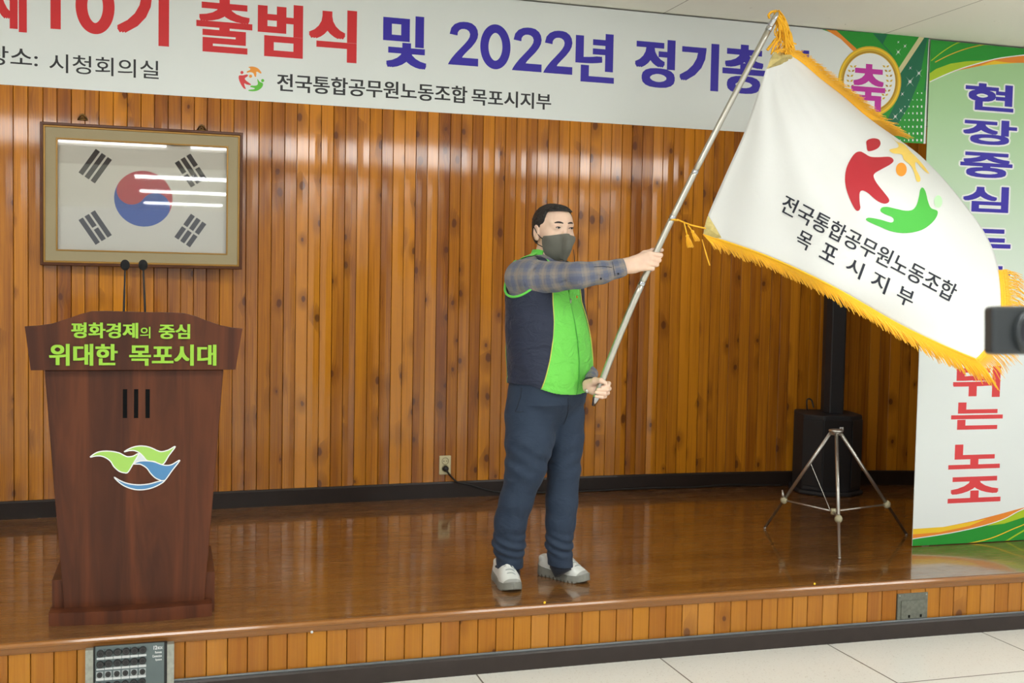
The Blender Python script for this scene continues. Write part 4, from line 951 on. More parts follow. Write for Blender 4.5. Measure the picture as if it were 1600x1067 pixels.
# ---- hair
M_HAIR = NT('short_black_hair'); o_ = M_HAIR.obj(); hx, hy, hz = M_HAIR.sep(o_)
hn = M_HAIR.noise(M_HAIR.vec(M_HAIR.M('MULTIPLY', hx, 1.0), M_HAIR.M('MULTIPLY', hy, 1.0), M_HAIR.M('MULTIPLY', hz, .35)), 420.0, 3.0)
M_HAIR.set(col=M_HAIR.mix(hn, (.006, .005, .005), (.035, .030, .027)), rough=.55, spec=.4); M_HAIR.bump(hn, .6, .004); M_HAIR = M_HAIR.m
def build_hair():
    v = Vol(hc+np.array([-.12, -.13, -.10]), hc+np.array([.12, .13, .14]), .0025)
    v.ell(fh, (0, -.014, .027), (.0820, .0965, .0825), 0); v.ell(fh, (0, .046, .050), (.068, .048, .050), .02); v.ell(fh, (0, -.05, -.02), (.066, .052, .062), .02)
    def keep(X, D, Z):
        x, y, z = fh.inn(X, D, Z)
        ys = np.interp(z, [-.06, -.035, -.02, .0, .03, .07], [-.03, .008, .020, .031, .040, .040]); zh = .072-.05*np.clip(np.abs(x)-.028, 0, 1)
        side = y-ys; top = (zh-z)*.9; low = np.interp(y, [-.10, -.03, .0, .03], [-.075, -.055, -.03, -.01])-z
        return np.maximum(np.minimum(side, top), low)
    v.cut(keep); V, Q = v.mesh(1)
    # a little tuft and irregular outline
    nn = np.array([noise.noise(Vector(p*90)) for p in V]); c = hc+np.array([0, 0, .02]); dirv = V-c; dirv /= np.linalg.norm(dirv, axis=1)[:, None]
    return V+dirv*nn[:, None]*.0022, Q
V, Q = build_hair(); put('hair', V, Q, M_HAIR)
# ---- eyes and brows
M_EYEW = plain('eye_white', (.55, .50, .46), .3, var=0); M_IRIS = plain('dark_iris', (.012, .008, .006), .15, var=0)
for s in (-1, 1):
    mb = MB(); C = (s*.0325, .0962, -.0005); P = []; n = 18
    top = [(C[0]-.0125+.025*k/n, C[1]-.0030*(abs(k/n-.5)*2)**2*1.3-.0005, C[2]+.0036*math.sin(math.pi*k/n)**.8+s*.0008*(k/n-.5)) for k in range(n+1)]
    bot = [(C[0]-.0125+.025*k/n, C[1]-.0030*(abs(k/n-.5)*2)**2*1.3-.0005, C[2]-.0020*math.sin(math.pi*k/n)**.8+s*.0008*(k/n-.5)) for k in range(n+1)]
    Vv = fh.out(np.array(top+bot)); e = put('eye', Vv, [(k, k+1, n+2+k, n+1+k) for k in range(n)], M_EYEW)
    ir = [(C[0]+.0044*math.cos(t)+.001, C[1]+.0006, min(C[2]+.0044*math.sin(t)+.0006, C[2]+.0034)) for t in np.linspace(0, 2*math.pi, 16, endpoint=False)]
    put('iris', fh.out(np.array(ir)), [tuple(range(16))], M_IRIS, e)
    put('eyelashes', *(lambda m: (m.v, m.f))(MB().tube(fh.out(np.array([(a, b+.0012, c+.0004) for a, b, c in top])), [.0008]+[.0017]*(n-1)+[.0008], 6)), M_IRIS, e)
    br = fh.out(np.array([(s*.012, .0985, .0195), (s*.022, .0975, .0225), (s*.036, .0915, .0235), (s*.048, .080, .0195)]))
    mb = MB().tube(catmull(br, 4, False), [.0026]*4+[.0036]*5+[.0030, .0024, .0016, .001], 8); put('eyebrow', mb.v, mb.f, M_HAIR)
# ---- face mask
M_MASK = cloth('charcoal_mask_fabric', (.150, .147, .122), 1200, .8, .1, .05)
def build_mask():
    v = Vol(hc+np.array([-.12, -.17, -.18]), hc+np.array([.13, .12, .02]), .0025)
    v.ell(fh, (0, .030, -.062), (.0665, .070, .068), 0); v.ell(fh, (0, .030, -.095), (.058, .060, .052), .02)
    for s_ in (-1, 1): v.ell(fh, (s_*.040, .053, -.040), (.034, .038, .034), .02)
    H = lambda p: fh.out(np.array(p))
    v.chain([(*H((0, .102, -.024)), .015), (*H((0, .126, -.058)), .011), (*H((0, .121, -.085)), .010), (*H((0, .098, -.128)), .012)], .03)
    def keep(X, D, Z):
        x, y, z = fh.inn(X, D, Z); ax = np.abs(x)
        top = z-(-.024-.17*np.clip(ax-.006, 0, .06)); back = np.interp(z, [-.15, -.10, -.05], [.035, .022, .012])-y; low = (-.148+.35*np.clip(.09-y, 0, 1))-z
        return np.maximum(np.maximum(top, back), low)
    inner = v.d.copy(); v.cut(keep); v.d = np.maximum(v.d, -(inner+.011)); return v.mesh(1)
V, Q = build_mask(); mask = put('face_mask', V, Q, M_MASK, label='dark grey face mask')
M_STRAP = plain('black_elastic', (.012, .012, .013), .7)
for s in (-1, 1):
    ptube('ear_loop', catmull(fh.out(np.array([(s*.070, .026, -.046), (s*.077, .014, -.036), (s*.083, -.002, -.018), (s*.086, -.020, .004), (s*.084, -.036, -.010), (s*.083, -.036, -.035), (s*.083, -.018, -.056), (s*.077, .004, -.070), (s*.068, .024, -.080)])), 4, False), .0019, M_STRAP, mask, 6)
# ---- shirt: both sleeves and the part under the vest
NE = [Lr(817, 434, -.085, 28.5), Lr(831, 433.5, -.125, 27), Lr(868, 432.5, -.19, 22.3), Lr(905, 430, -.255, 19.5), Lr(940, 425.5, -.248, 16.8), Lr(966, 419.5, -.242, 13.4), Lr(976, 416.8, -.240, 12.6)]
FE = [Lr(890, 436, .10, 22), Lr(896, 490, .115, 18), Lr(901, 544, .125, 16.5), Lr(915, 574, .075, 11.5), Lr(924, 584, .0, 9.6), Lr(922.5, 596, -.105, 9.2)]
def build_shirt():
    v = Vol((-.25, -.36, .60), (.42, .26, 1.47), .0034)
    v.op(lambda X, D, Z: np.maximum(torso(X, D, Z, -.016), np.maximum(Z-ZP(397), ZP(588)-Z)), (-.25, -.3, ZP(592)), (.3, .26, ZP(390)), 0)
    v.chain(NE, .012); v.chain(FE, .012)
    V0 = np.array(NE[-2][:3]); V1 = np.array(NE[-1][:3]); dn = (V1-V0)/np.linalg.norm(V1-V0)
    W0 = np.array(FE[-2][:3]); W1 = np.array(FE[-1][:3]); en = (W1-W0)/np.linalg.norm(W1-W0)
    def cutends(X, D, Z):
        a = (X-V1[0])*dn[0]+(D-V1[1])*dn[1]+(Z-V1[2])*dn[2]-.002; near_ = (X > .2)
        b = (X-W1[0])*en[0]+(D-W1[1])*en[1]+(Z-W1[2])*en[2]-.002
        return np.where((X > .28), a, np.where((Z < ZP(560)) & (X > .12), b, -1.0))
    v.cut(cutends)
    # sleeve creases
    v.cone(L(906, 413, -.32), L(945, 416, -.31), .002, .006, .008, 's'); v.cone(L(842, 410, -.19), L(822, 428, -.215), .003, .004, .012, 's')
    v.cone(L(812, 446, -.195), L(838, 452, -.215), .003, .004, .012, 's'); v.cone(L(872, 447, -.255), L(884, 438, -.275), .002, .004, .010, 's'); v.cone(L(920, 440, -.30), L(938, 432, -.30), .002, .004, .010, 's')
    return v.mesh(1)
V, Q = build_shirt(); SV = V
def arm_param(V, chain):
    P = np.array([c[:3] for c in chain]); best = np.full(len(V), 9.0); T = np.zeros(len(V)); A = np.zeros(len(V)); acc = 0
    up = np.array([0, 0, 1.0])
    for p, q in zip(P[:-1], P[1:]):
        d = q-p; Ln = np.linalg.norm(d); d = d/Ln; t = np.clip((V-p)@d, 0, Ln); r = V-p-t[:, None]*d; ds = np.linalg.norm(r, axis=1); m = ds < best
        e1 = np.cross(d, up); e1 /= np.linalg.norm(e1); e2 = np.cross(d, e1); ang = np.arctan2(r@e2, r@e1)
        best = np.where(m, ds, best); T = np.where(m, acc+t, T); A = np.where(m, ang, A); acc += Ln
    return best, T, A
bn, tn, an = arm_param(V, NE); bf, tf, af = arm_param(V, FE); ne = bn < bf
pa = np.where(ne, tn, tf); pb_ = np.where(ne, an*.052, af*.045); onarm = np.minimum(bn, bf) < .085
pa = np.where(onarm, pa, V[:, 2]); pb_ = np.where(onarm, pb_, V[:, 0])
def plaid():
    t = NT('plaid_shirt'); a = t.attr('pa'); b = t.attr('pb')
    def bands(x, per):
        f = t.M('FRACT', t.M('DIVIDE', t.M('ADD', x, 10.0), per)); c = t.M('ABSOLUTE', t.M('SUBTRACT', f, .5))
        return t.ss(c, .14, .24, 1.0, 0.0), t.ss(c, .36, .44, 0.0, 1.0)
    d1, l1 = bands(a, .054); d2, l2 = bands(b, .054)
    base = (0.225, 0.212, 0.215); n = t.noise(t.obj(), 55.0, 3.0)
    col = t.mix(t.M('MULTIPLY', d1, .50), base, (0.085, 0.115, 0.215)); col = t.mix(t.M('MULTIPLY', d2, .42), col, (0.085, 0.110, 0.205))
    col = t.mix(t.M('MULTIPLY', l1, .34), col, (0.36, 0.29, 0.22)); col = t.mix(t.M('MULTIPLY', l2, .28), col, (0.36, 0.29, 0.22)); col = t.mix(t.M('MULTIPLY', n, .15), col, (.08, .07, .07))
    t.set(col=col, rough=.85, sheen=.1, spec=.25); t.bump(t.noise(t.obj(), 14.0, 4.0, .6, .8), .6, .025); return t.m
shirt = put('shirt', V, Q, plaid(), attrs={'pa': pa, 'pb': pb_}, label='grey and blue plaid shirt')
cuffc = L(976, 416.8, -.240); dn = np.array(NE[-1][:3])-np.array(NE[-2][:3]); dn /= np.linalg.norm(dn); e1 = np.cross(dn, [0, 0, 1.0]); e1 /= np.linalg.norm(e1); e2 = np.cross(dn, e1)
# ---- vest
ahz = ZP(432.5); AHY, AHZ = .098, .088
wr = [(nrs.uniform(-1, 1, 3), nrs.uniform(0, 6.28)) for _ in range(7)]
def wrinkle(X, D, Z, amp, f0):
    s = 0
    for i, (w, ph) in enumerate(wr): s = s+np.sin((X*w[0]+D*w[1]+Z*w[2]*.9)*f0*(1+.45*i)+ph+1.5*np.sin(X*17+Z*11+ph))/(1+.35*i)
    return s*amp/3
def build_vest():
    v = Vol((-.25, -.28, .80), (.29, .27, 1.50), .0034)
    def fn(X, D, Z):
        d0 = torso(X, D, Z, 0.0)+wrinkle(X, D, Z, .0032, 24); return d0
    S = tuple(slice(0, q) for q in v.n); X, D, Z = v.grid(S); d0 = (torso(X, D, Z)+wrinkle(X, D, Z, .0034, 22)).astype(np.float32)
    u, w = tuv(X, D, Z); hem = np.interp(w, [-.1, .06, .155], [ZP(597.5), ZP(596.5), ZP(613.5)])
    # turned-up hem band
    d0 = d0-.0016*np.exp(-((Z-hem-.028)/.003)**2)*-1
    d = np.maximum(d0, -(d0+.011)); d = np.maximum(d, hem-Z)
    hole = (np.sqrt(((w+.004)/AHY)**2+((Z-ahz)/AHZ)**2)-1)*.085; hole = np.where(np.abs(u) > .06, hole, 1.0)
    d = np.maximum(d, -hole); d = np.maximum(d, Z-ZP(395))
    # open neck at the front
    ne = np.maximum(np.abs(u)-np.interp(Z, [ZP(462), ZP(440), ZP(415), ZP(400)], [0, .012, .06, .10]), np.where(w > 0, ZP(462)-Z, 1.0))
    v.d = np.maximum(d, -ne).astype(np.float32); return v.mesh(1)
V, Q = build_vest(); VV_ = V; u, w = tuv(V[:, 0], V[:, 1], V[:, 2])
xb = np.interp(V[:, 2], [ZP(612), ZP(590), ZP(470), ZP(430)], [-.176, -.166, -.098, -.090])
front = np.where(w > 0, -xb-np.abs(u), -.2); backp = np.where(w < 0, np.interp(V[:, 2], [ZP(590), ZP(540), ZP(500), ZP(460)], [.172, .172, .165, .152])-np.abs(u), -.2)
gm_ = np.maximum(front, backp)
def vest_mat():
    t = NT('vest_fabric'); m = t.attr('green'); o = t.obj(); f = t.ss(m, -.0012, .0012); n = t.noise(o, 800.0, 1.0)
    t.set(col=t.mix(f, t.mix(n, (.013, .018, .040), (.021, .028, .056)), t.mix(n, (.150, .62, .075), (.19, .72, .10))), rough=.62, sheen=.1, spec=.35)
    x, y, z = t.sep(o); t.bump(t.noise(t.vec(x, y, t.M('MULTIPLY', z, 1.5)), 11.0, 4.0, .55, 1.0), .75, .024); return t.m
vest = put('vest', V, Q, vest_mat(), attrs={'green': gm_}, label='lime green and navy zip-up vest')
M_PIPEG = cloth('green_piping', (.14, .64, .085), 600, wrinkle=.02); M_PIPEY = plain('yellow_piping', (.62, .62, .12), .6)
def surf_u(sgn, w, Z):   # lateral coordinate of the torso surface
    a = np.interp(Z, tz, tA); b = np.interp(Z, tz, tB); q_ = max(0.0, 1-abs(w/b)**2.25); return sgn*a*q_**(1/2.25)
for s in (-1, 1):
    pts = []
    for k in range(49):
        t = math.radians(130)+math.radians(280)*k/48; w_ = -.004+AHY*1.0*math.cos(t); z_ = ahz+AHZ*1.0*math.sin(t); z_ = min(z_, ZP(405)); b_ = np.interp(z_, tz, tB); w_ = max(-b_*.93, min(b_*.93, w_))
        pts.append(tpoint(surf_u(s, w_, z_)+s*.001, w_, z_))
    ptube('armhole_piping', pts, .0052, M_PIPEG, vest, 10)
    pts = [tpoint(np.interp(z_, [ZP(612), ZP(590), ZP(470), ZP(430)], [-.176, -.166, -.098, -.090])*-s, 0, z_) for z_ in np.linspace(ZP(600), ZP(450), 30)]
    out_ = []
    for z_ in np.linspace(ZP(601), ZP(447), 34):
        u_ = float(np.interp(z_, [ZP(612), ZP(590), ZP(470), ZP(430)], [.176, .166, .098, .090])); a_ = np.interp(z_, tz, tA); b_ = np.interp(z_, tz, tB)
        pt = tpoint(s*u_, b_*max(0, 1-(u_/a_)**2.25)**(1/2.25)+.0012, z_); out_.append(pt)
    ptube('seam_piping', out_, .0022, M_PIPEY, vest, 8)
zp = [tpoint(0, np.interp(z_, tz, tB)+.002, z_) for z_ in np.linspace(ZP(612), ZP(462), 24)]
ptube('zipper', zp, .0026, plain('green_zip', (.07, .36, .04), .5, var=0), vest, 8)
zt_ = tpoint(.002, np.interp(ZP(466), tz, tB)+.006, ZP(466)); ptube('zip_pull', [zt_, zt_+[0, -.002, -.018]], [.004, .003], M_STEEL, vest, 8)
mb = MB().ball(tuple(tpoint(.055, np.interp(ZP(463), tz, tB)*.97+.001, ZP(463))), .006, 10, sq=(1, .5, 1)); put('chest_badge', mb.v, mb.f, I_ORANGE, vest)
# stand-up collar
def build_collar():
    v = Vol((-.14, -.16, 1.36), (.18, .14, 1.56), .0028); S = tuple(slice(0, q) for q in v.n); X, D, Z = v.grid(S)
    z0, z1 = ZP(404), ZP(390); f = (Z-z0)/(z1-z0); cx = np.interp(Z, [z0, z1], [L(854.5, 404, 0)[0], L(858, 390, 0)[0]]); a = .074-.008*f; b = .070-.004*f
    u, w, _ = fb.inn(X-cx, D, 0); w = w+.004; d = (np.sqrt((u/a)**2+(w/b)**2)-1)*.08; d = np.maximum(np.abs(d)-.004, np.maximum(Z-(z1-.016*np.clip(w/.07, 0, 1)-.035*np.clip(u/.07, 0, 1)), z0-.03-Z)); d = np.maximum(d, np.where(w > 0, .052-np.abs(u), -1)); d = np.maximum(d, np.where(w > .028, .3, -1))
    v.d = d.astype(np.float32); return v.mesh(1)
V, Q = build_collar(); u, w = tuv(V[:, 0], V[:, 1], V[:, 2]); put('collar', V, Q, M_PIPEG, vest, label='lime green stand-up collar')
# ---- trousers
M_TROUS = cloth('dark_blue_trousers', (.023, .038, .068), 700, .75, .45, .05, 7.0, (1, 1, 1.6))
def build_trousers():
    v = Vol((-.28, -.24, .02), (.30, .26, .95), .0036)
    v.op(lambda X, D, Z: np.maximum(torso(X, D, Z, -.013)+.55*np.clip(ZP(628)-Z, 0, 1), np.maximum(Z-ZP(584), ZP(690)-Z)), (-.28, -.24, ZP(700)), (.3, .26, ZP(578)), 0)
    v.chain([Lr(828, 622, -.05, 33), Lr(826, 648, -.055, 35), Lr(827, 690, -.06, 36.5), Lr(821, 732, -.06, 30), Lr(806.5, 782, -.05, 25), Lr(797.5, 816, -.035, 24), Lr(795, 848, -.02, 23.4), Lr(797.5, 900, -.005, 19.5)], .030)
    v.chain([Lr(878, 622, .03, 32), Lr(881, 648, .05, 31.5), Lr(882, 690, .06, 30.5), Lr(880.5, 735, .06, 26.5), Lr(877.5, 782, .055, 25), Lr(876, 816, .05, 23.6), Lr(873.5, 848, .05, 21), Lr(876, 888, .05, 20)], .014)
    z1, z2 = L(800, 890, -.04)[2], L(876, 884, .04)[2]
    def cut(X, D, Z): return np.where(X < -.02, z1+.035*(X+.13)-Z, z2-.10*(X-.08)-Z)
    S = tuple(slice(0, q) for q in v.n); X, D, Z = v.grid(S)
    # folds above the shoes, wrinkles at the knees and the crotch
    br = np.exp(-((Z-.165)/.05)**2); v.d = v.d+(np.sin((Z+.35*X-.25*D)*150)*.0045*br+wrinkle(X, D, Z, .0028, 26)).astype(np.float32)
    cr = np.exp(-((Z-ZP(715))/.09)**2); v.d = v.d+(np.sin((Z-.6*np.abs(X-.04))*85)*.0028*cr).astype(np.float32)
    v.cone(L(886, 612, -.16), L(880, 655, -.17), .001, .003, .010, 's'); v.cone(L(816, 606, -.215), L(808, 640, -.225), .001, .002, .008, 's')
    v.cut(cut); return v.mesh(1)
V, Q = build_trousers(); TV = V; trousers = put('trousers', V, Q, M_TROUS, label='dark navy trousers')
def on_surface(V, pts, lift=.0012):
    """points of a garment's visible side that lie under the given picture points"""
    W = toW(V)-CAM; z = W@AF; X_ = 800+F_PX*(W@AR)/z; Y_ = 533.5+F_PX*(W@AD)/z; out_ = []
    for px, py in pts:
        d = (X_-px)**2+(Y_-py)**2; m = np.where(d < 9)[0]
        if len(m) == 0: m = np.array([np.argmin(d)])
        i = m[z[m] < z[m].min()+.03]; p_ = V[i].mean(0); v_ = ray(px, py); v_ = np.array([v_@MR, v_@MD, v_[2]]); out_.append(p_-v_*lift)
    return out_
M_SEAM = plain('dark_seam', (.008, .011, .020), .7, var=0); M_STITCH = plain('pale_stitching', (.16, .19, .22), .7, var=0)
lin = lambda P, n=5: [tuple(x) for x in catmull(P, n, False)]
ptube('fly_seam', on_surface(TV, lin([(887, 622), (888, 636), (886, 650), (881, 663)])), .0016, M_SEAM, trousers, 6)
ptube('pocket_seam', on_surface(TV, lin([(815, 606), (813, 620), (808, 636), (805, 643)])), .0015, M_SEAM, trousers, 6)
ptube('pocket_seam', on_surface(TV, lin([(805, 643), (810, 644), (818, 643)])), .0013, M_SEAM, trousers, 6)
ptube('hem_stitching', on_surface(VV_, lin([(799, 590), (812, 588.5), (830, 588), (847, 588.5)])), .0007, M_STITCH, vest, 5)
ptube('cuff_placket', on_surface(SV, lin([(928, 417), (940, 416.5), (950, 417), (956, 418)])), .0013, M_SEAM, shirt, 6)
ptube('cuff_edge', on_surface(SV, lin([(957, 409), (958.5, 417), (960, 425), (961, 431)])), .0009, M_SEAM, shirt, 6)
for P_ in ((966, 427.5), (939, 435)):
    c = on_surface(SV, [P_], .002)[0]; mb = MB().ball(tuple(c), .0045, 10, sq=(1, .6, 1)); put('button', mb.v, mb.f, M_SEAM, shirt)
# ---- shoes
M_SOCK = cloth('dark_sock', (.010, .013, .022), 700)
for P_s in ([Lr(797, 880, -.01, 15), Lr(798, 900, -.005, 15), Lr(799, 908, -.01, 12)], [Lr(875, 868, .05, 16.5), Lr(875, 884, .045, 16.5), Lr(880, 896, .03, 14.5)]): ptube('sock', [p_[:3] for p_ in P_s], [p_[3] for p_ in P_s], M_SOCK, man, 16)
M_SHOE = NT('off_white_shoe'); M_SHOE.set(col=M_SHOE.mix(M_SHOE.ss(M_SHOE.attr('cap'), -.002, .002), (.66, .67, .63), (.34, .34, .31)), rough=.55); M_SHOE = M_SHOE.m; M_SOLE = plain('grey_rubber_sole', (.22, .22, .19), .6, var=.15, vscale=80); M_LACE = plain('grey_lace', (.42, .44, .43), .6); M_TABD = plain('dark_shoe_tab', (.02, .025, .035), .5)
def shoe(center, deg, name_label):
    f = Frame(center, deg); O = lambda p: f.out(np.array(p, float)); Ls = .136
    lo = np.array(center)-[.19, .19, .01]; hi = np.array(center)+[.19, .19, .17]
    wid = lambda y: np.where(y > .055, .047*np.sqrt(np.clip(1-((y-.055)/.0815)**2, 0, 1)), np.interp(y, [-.136, -.128, -.115, -.09, -.04, .01, .055], [.012, .024, .033, .037, .036, .040, .047]))
    v = Vol(lo, hi, .0026); S = tuple(slice(0, q) for q in v.n); X, D, Z = v.grid(S); x, y, z = f.inn(X, D, Z)
    up_h = np.interp(y, [-.136, -.125, -.08, -.05, -.02, .02, .06, .095, .12, .136], [.072, .086, .088, .098, .108, .099, .077, .060, .050, .032])
    q = np.clip((z-.030)/np.maximum(up_h-.028, .01), 0, 1.2); wv = wid(y)*np.clip(1-q**2.6, 0, 1)**.5
    d = np.maximum(np.abs(x)-wv, z-up_h)*.7; d = np.maximum(d, np.abs(y)-Ls); d = np.maximum(d, .016-z); v.d = d.astype(np.float32)
    v.cone(O((0, -.022, .110)), O((0, .026, .092)), .021, .017, .014)                      # padded tongue
    v.cone(O((-.016, -.116, .080)), O((.016, -.116, .080)), .012, .012, .012)              # heel tab
    v.ell(f, (0, -.068, .114), (.025, .036, .030), .006, 's')                              # ankle opening
    for s_ in (-1, 1):                                                                     # stitched panel lines
        v.cone(O((s_*.040, -.035, .074)), O((s_*.046, .045, .036)), .0012, .0012, .003, 's'); v.cone(O((s_*.036, .095, .034)), O((s_*.014, .100, .056)), .0012, .0012, .003, 's')
    Vu, Qu = v.mesh(1); xx, yy, zz = f.inn(Vu[:, 0], Vu[:, 1], Vu[:, 2]); cap = yy+.55*(.034-zz)-.098
    up_ = put('shoe', Vu, Qu, M_SHOE, man, label=name_label, attrs={'cap': np.maximum(cap, .052-zz-.045*np.clip(np.abs(yy+.02)/.1, 0, 1)-.012)})
    v = Vol(lo, hi, .0026); sw = wid(y)+.0055-.004*np.clip((z-.012)/.03, 0, 1); th = np.interp(y, [-.14, -.10, -.03, .05, .10, .128, .14], [.050, .044, .036, .033, .035, .046, .050]); bot = np.interp(y, [-.14, -.122, .09, .138], [.012, 0, 0, .015])
    d = np.maximum(np.maximum(np.abs(x)-sw, np.maximum(z-th, bot-z)), np.abs(y)-Ls-.003)
    lug = np.maximum(np.abs(np.mod(y+.5, .022)-.011)-.0032, z-.009); d = np.maximum(d, -lug-.0004); v.d = (d*.8).astype(np.float32)
    v.cone(O((-.05, -.03, .040)), O((.05, -.03, .040)), .006, .006, .006, 's'); Vs, Qs = v.mesh(1); put('sole', Vs, Qs, M_SOLE, up_)
    for k in range(5):
        y_ = -.002+.019*k; h_ = float(np.interp(y_, [-.02, .02, .06, .095], [.122, .106, .080, .061]))
        pts = [O((-.024, y_-.006, h_-.014)), O((-.011, y_, h_)), O((.011, y_+.004, h_)), O((.024, y_+.010, h_-.016))]; ptube('lace', catmull(pts, 4, False), .0026, M_LACE, up_, 6)
    for s_ in (-1, 1):
        c = O((s_*.036, -.030, .076)); mb = MB().ball(tuple(c), .008, 10, sq=(.9, .9, .8)); put('eyelet_tab', mb.v, mb.f, M_TABD, up_)
t1 = on_z(803, 926, Z0)-MO; t1 = np.array([t1@MR, t1@MD, 0]); F1 = np.array([math.sin(math.radians(17)), -math.cos(math.radians(17)), 0])
shoe(t1-F1*.131, 17, 'off-white sports shoe pointing at the camera')
t2 = on_z(914, 911, Z0)-MO; t2 = np.array([t2@MR, t2@MD, 0]); F2 = np.array([math.sin(math.radians(52)), -math.cos(math.radians(52)), 0])
shoe(t2-F2*.119, 52, 'off-white sports shoe turned to the right')
# ---- watch, lapel microphone, mask cord
wc = L(919.5, 603.5, -.134); ax_ = np.array([.35, -.25, -.9]); ax_ /= np.linalg.norm(ax_); e1 = np.cross(ax_, [0, 1.0, 0]); e1 /= np.linalg.norm(e1); e2 = np.cross(ax_, e1)
wa = np.array(FE[-1][:3]); wb = L(922.5, 603, -.140); ax_ = wb-wa; ax_ /= np.linalg.norm(ax_); e1 = np.cross(ax_, [0, 1.0, 0]); e1 /= np.linalg.norm(e1); e2 = np.cross(ax_, e1); wc = wa+(wb-wa)*.55
wat = ptube('wrist_watch', [wc+.030*(e1*math.cos(t)+e2*math.sin(t)) for t in np.linspace(0, 2*math.pi, 25)], .006, M_BLK, man, 8)
wf = L(917.5, 611, -.150); mb = MB().ball(tuple(wf), .011, 12, sq=(1, .7, 1)); put('watch_case', mb.v, mb.f, M_STEEL, wat)
a = L(884, 410, -.20); b = L(892, 413, -.19); ptube('lapel_microphone', [a, b, L(899, 416, -.17)], [.009, .006, .003], M_BLK, man, 10)
ptube('mask_cord', catmull([L(896, 390, -.14), L(897, 398, -.15), L(897.5, 407, -.15), L(899, 418, -.14)], 4, False), .0016, M_STRAP, man, 6)
# ------------------------------------------------------------------ the flag pole
M_POLE = plain('satin_steel_pole', (.56, .54, .47), .30, metal=.85, var=.03); M_POLED = plain('polished_steel_tip', (.55, .56, .58), .15, metal=1.0, var=0)
PLX = np.polyfit([632, 591, 502.5, 443.7, 427, 394, 340, 269, 206, 163, 103, 43, 20.6], [926.6, 943.5, 979, 1001.8, 1009, 1026, 1049.5, 1084.5, 1118, 1140.5, 1173, 1202.4, 1213.7], 3)
pole_at = lambda py: L(float(np.polyval(PLX, py)), py, POLE_D(py))
pol = empty('flag_pole', toW(pole_at(632)), 'long steel flag pole held slanting in both hands of the man', 'flag pole')
def pt_(name, rows, mat, par, n=16): mb = MB().tube([pole_at(py) for py, r in rows], [r for py, r in rows], n); return put(name, mb.v, mb.f, mat, par)
def seg(y0, y1, r0, r1): return [(y, r0+(r1-r0)*(y-y0)/(y1-y0)) for y in np.linspace(y0, y1, 14)]
pt_('lower_tube', seg(622, 443, .0140, .0140), M_POLE, pol); pt_('middle_tube', seg(443, 340, .0135, .0135), M_POLE, pol); pt_('middle_tube', seg(340, 269, .0130, .0130), M_POLE, pol); pt_('upper_tube', seg(269, 45, .0125, .0120), M_POLE, pol)
for y_, r_ in ((443, .0150), (340, .0148), (269, .0138), (45, .0138)): pt_('joint_collar', [(y_+2.6, r_*.97), (y_+2, r_), (y_-2, r_), (y_-2.6, r_*.97)], M_POLED, pol)
pt_('top_tip', [(43, .0120), (28, .0115), (22, .0090), (19, .0045)], M_POLED, pol); pt_('end_ferrule', [(616, .0145), (621, .0150), (634, .0070)], M_POLED, pol)
# ------------------------------------------------------------------ the flag
BOT = [(1099, 366), (1199, 400.5), (1299, 447), (1399, 504), (1467, 537), (1526, 562)]
TOP = [(1210, 80), (1232, 84), (1253, 97), (1283, 123), (1316, 149), (1349, 178), (1383, 204), (1398, 216)]
HOI = [(1099, 366), (1106, 337), (1135, 270), (1163, 207), (1186, 140), (1203, 92), (1210, 80)]
FLY = [(1526, 562), (1549, 535), (1561, 503), (1565, 470), (1558, 411), (1535, 358), (1484, 291), (1443, 248), (1414, 225), (1398, 216)]
class Curve:
    def __init__(s, P):
        s.P = catmull(P, 24, closed=False); d = np.r_[0, np.cumsum(np.linalg.norm(np.diff(s.P, axis=0), axis=1))]; s.t = d/d[-1]
    def __call__(s, t): t = np.asarray(t, float); return np.stack([np.interp(t, s.t, s.P[:, 0]), np.interp(t, s.t, s.P[:, 1])], -1)
cB, cT, cH, cF = Curve(BOT), Curve(TOP), Curve(HOI), Curve(FLY)
c00, c10, c01, c11 = [np.array(q, float) for q in (BOT[0], BOT[-1], TOP[0], TOP[-1])]
def fpx_(u, v):
    u = np.asarray(u, float)[..., None]; v = np.asarray(v, float)[..., None]; U = u[..., 0]; W = v[..., 0]
    return (1-v)*cB(U)+v*cT(U)+(1-u)*cH(W)+u*cF(W)-((1-u)*(1-v)*c00+u*(1-v)*c10+(1-u)*v*c01+u*v*c11)
def fdepth(u, v):
    hoist = POLE_D(366)*(1-v)+POLE_D(80)*v-.02
    d = hoist*(1-u)+u*(-.42*(1-v)**1.2+.30*v**1.4)
    d = d-.16*np.sin(math.pi*u)*np.sin(math.pi*np.clip(v*.85+.15, 0, 1))                      # billow towards the hall
    d = d+.030*np.sin(9.5*u-5.0*v+.6)*np.sqrt(u+.02)+.020*np.sin(15*v-6*u+1.0)*u**.7
    fan = np.arctan2(u+.02, 1.03-v); d = d+.010*np.sin(fan*26)*np.exp(-2.2*u)*np.clip(1.3-v, 0, 1)      # creases fanning from the top corner
    d = d+.30*np.clip(u-.80, 0, 1)*np.clip(v-.20, 0, 1)*2.0                                  # the fly rolls away
    return d
def fpos(u, v):
    u = np.asarray(u, float); v = np.asarray(v, float); P = fpx_(u, v); D = fdepth(u, v)
    R_ = AR*(P[..., :1]-800)+AD*(P[..., 1:]-533.5)+AF*F_PX; t = ((MO-CAM)@MD+D)/(R_@MD); return CAM+R_*t[..., None]
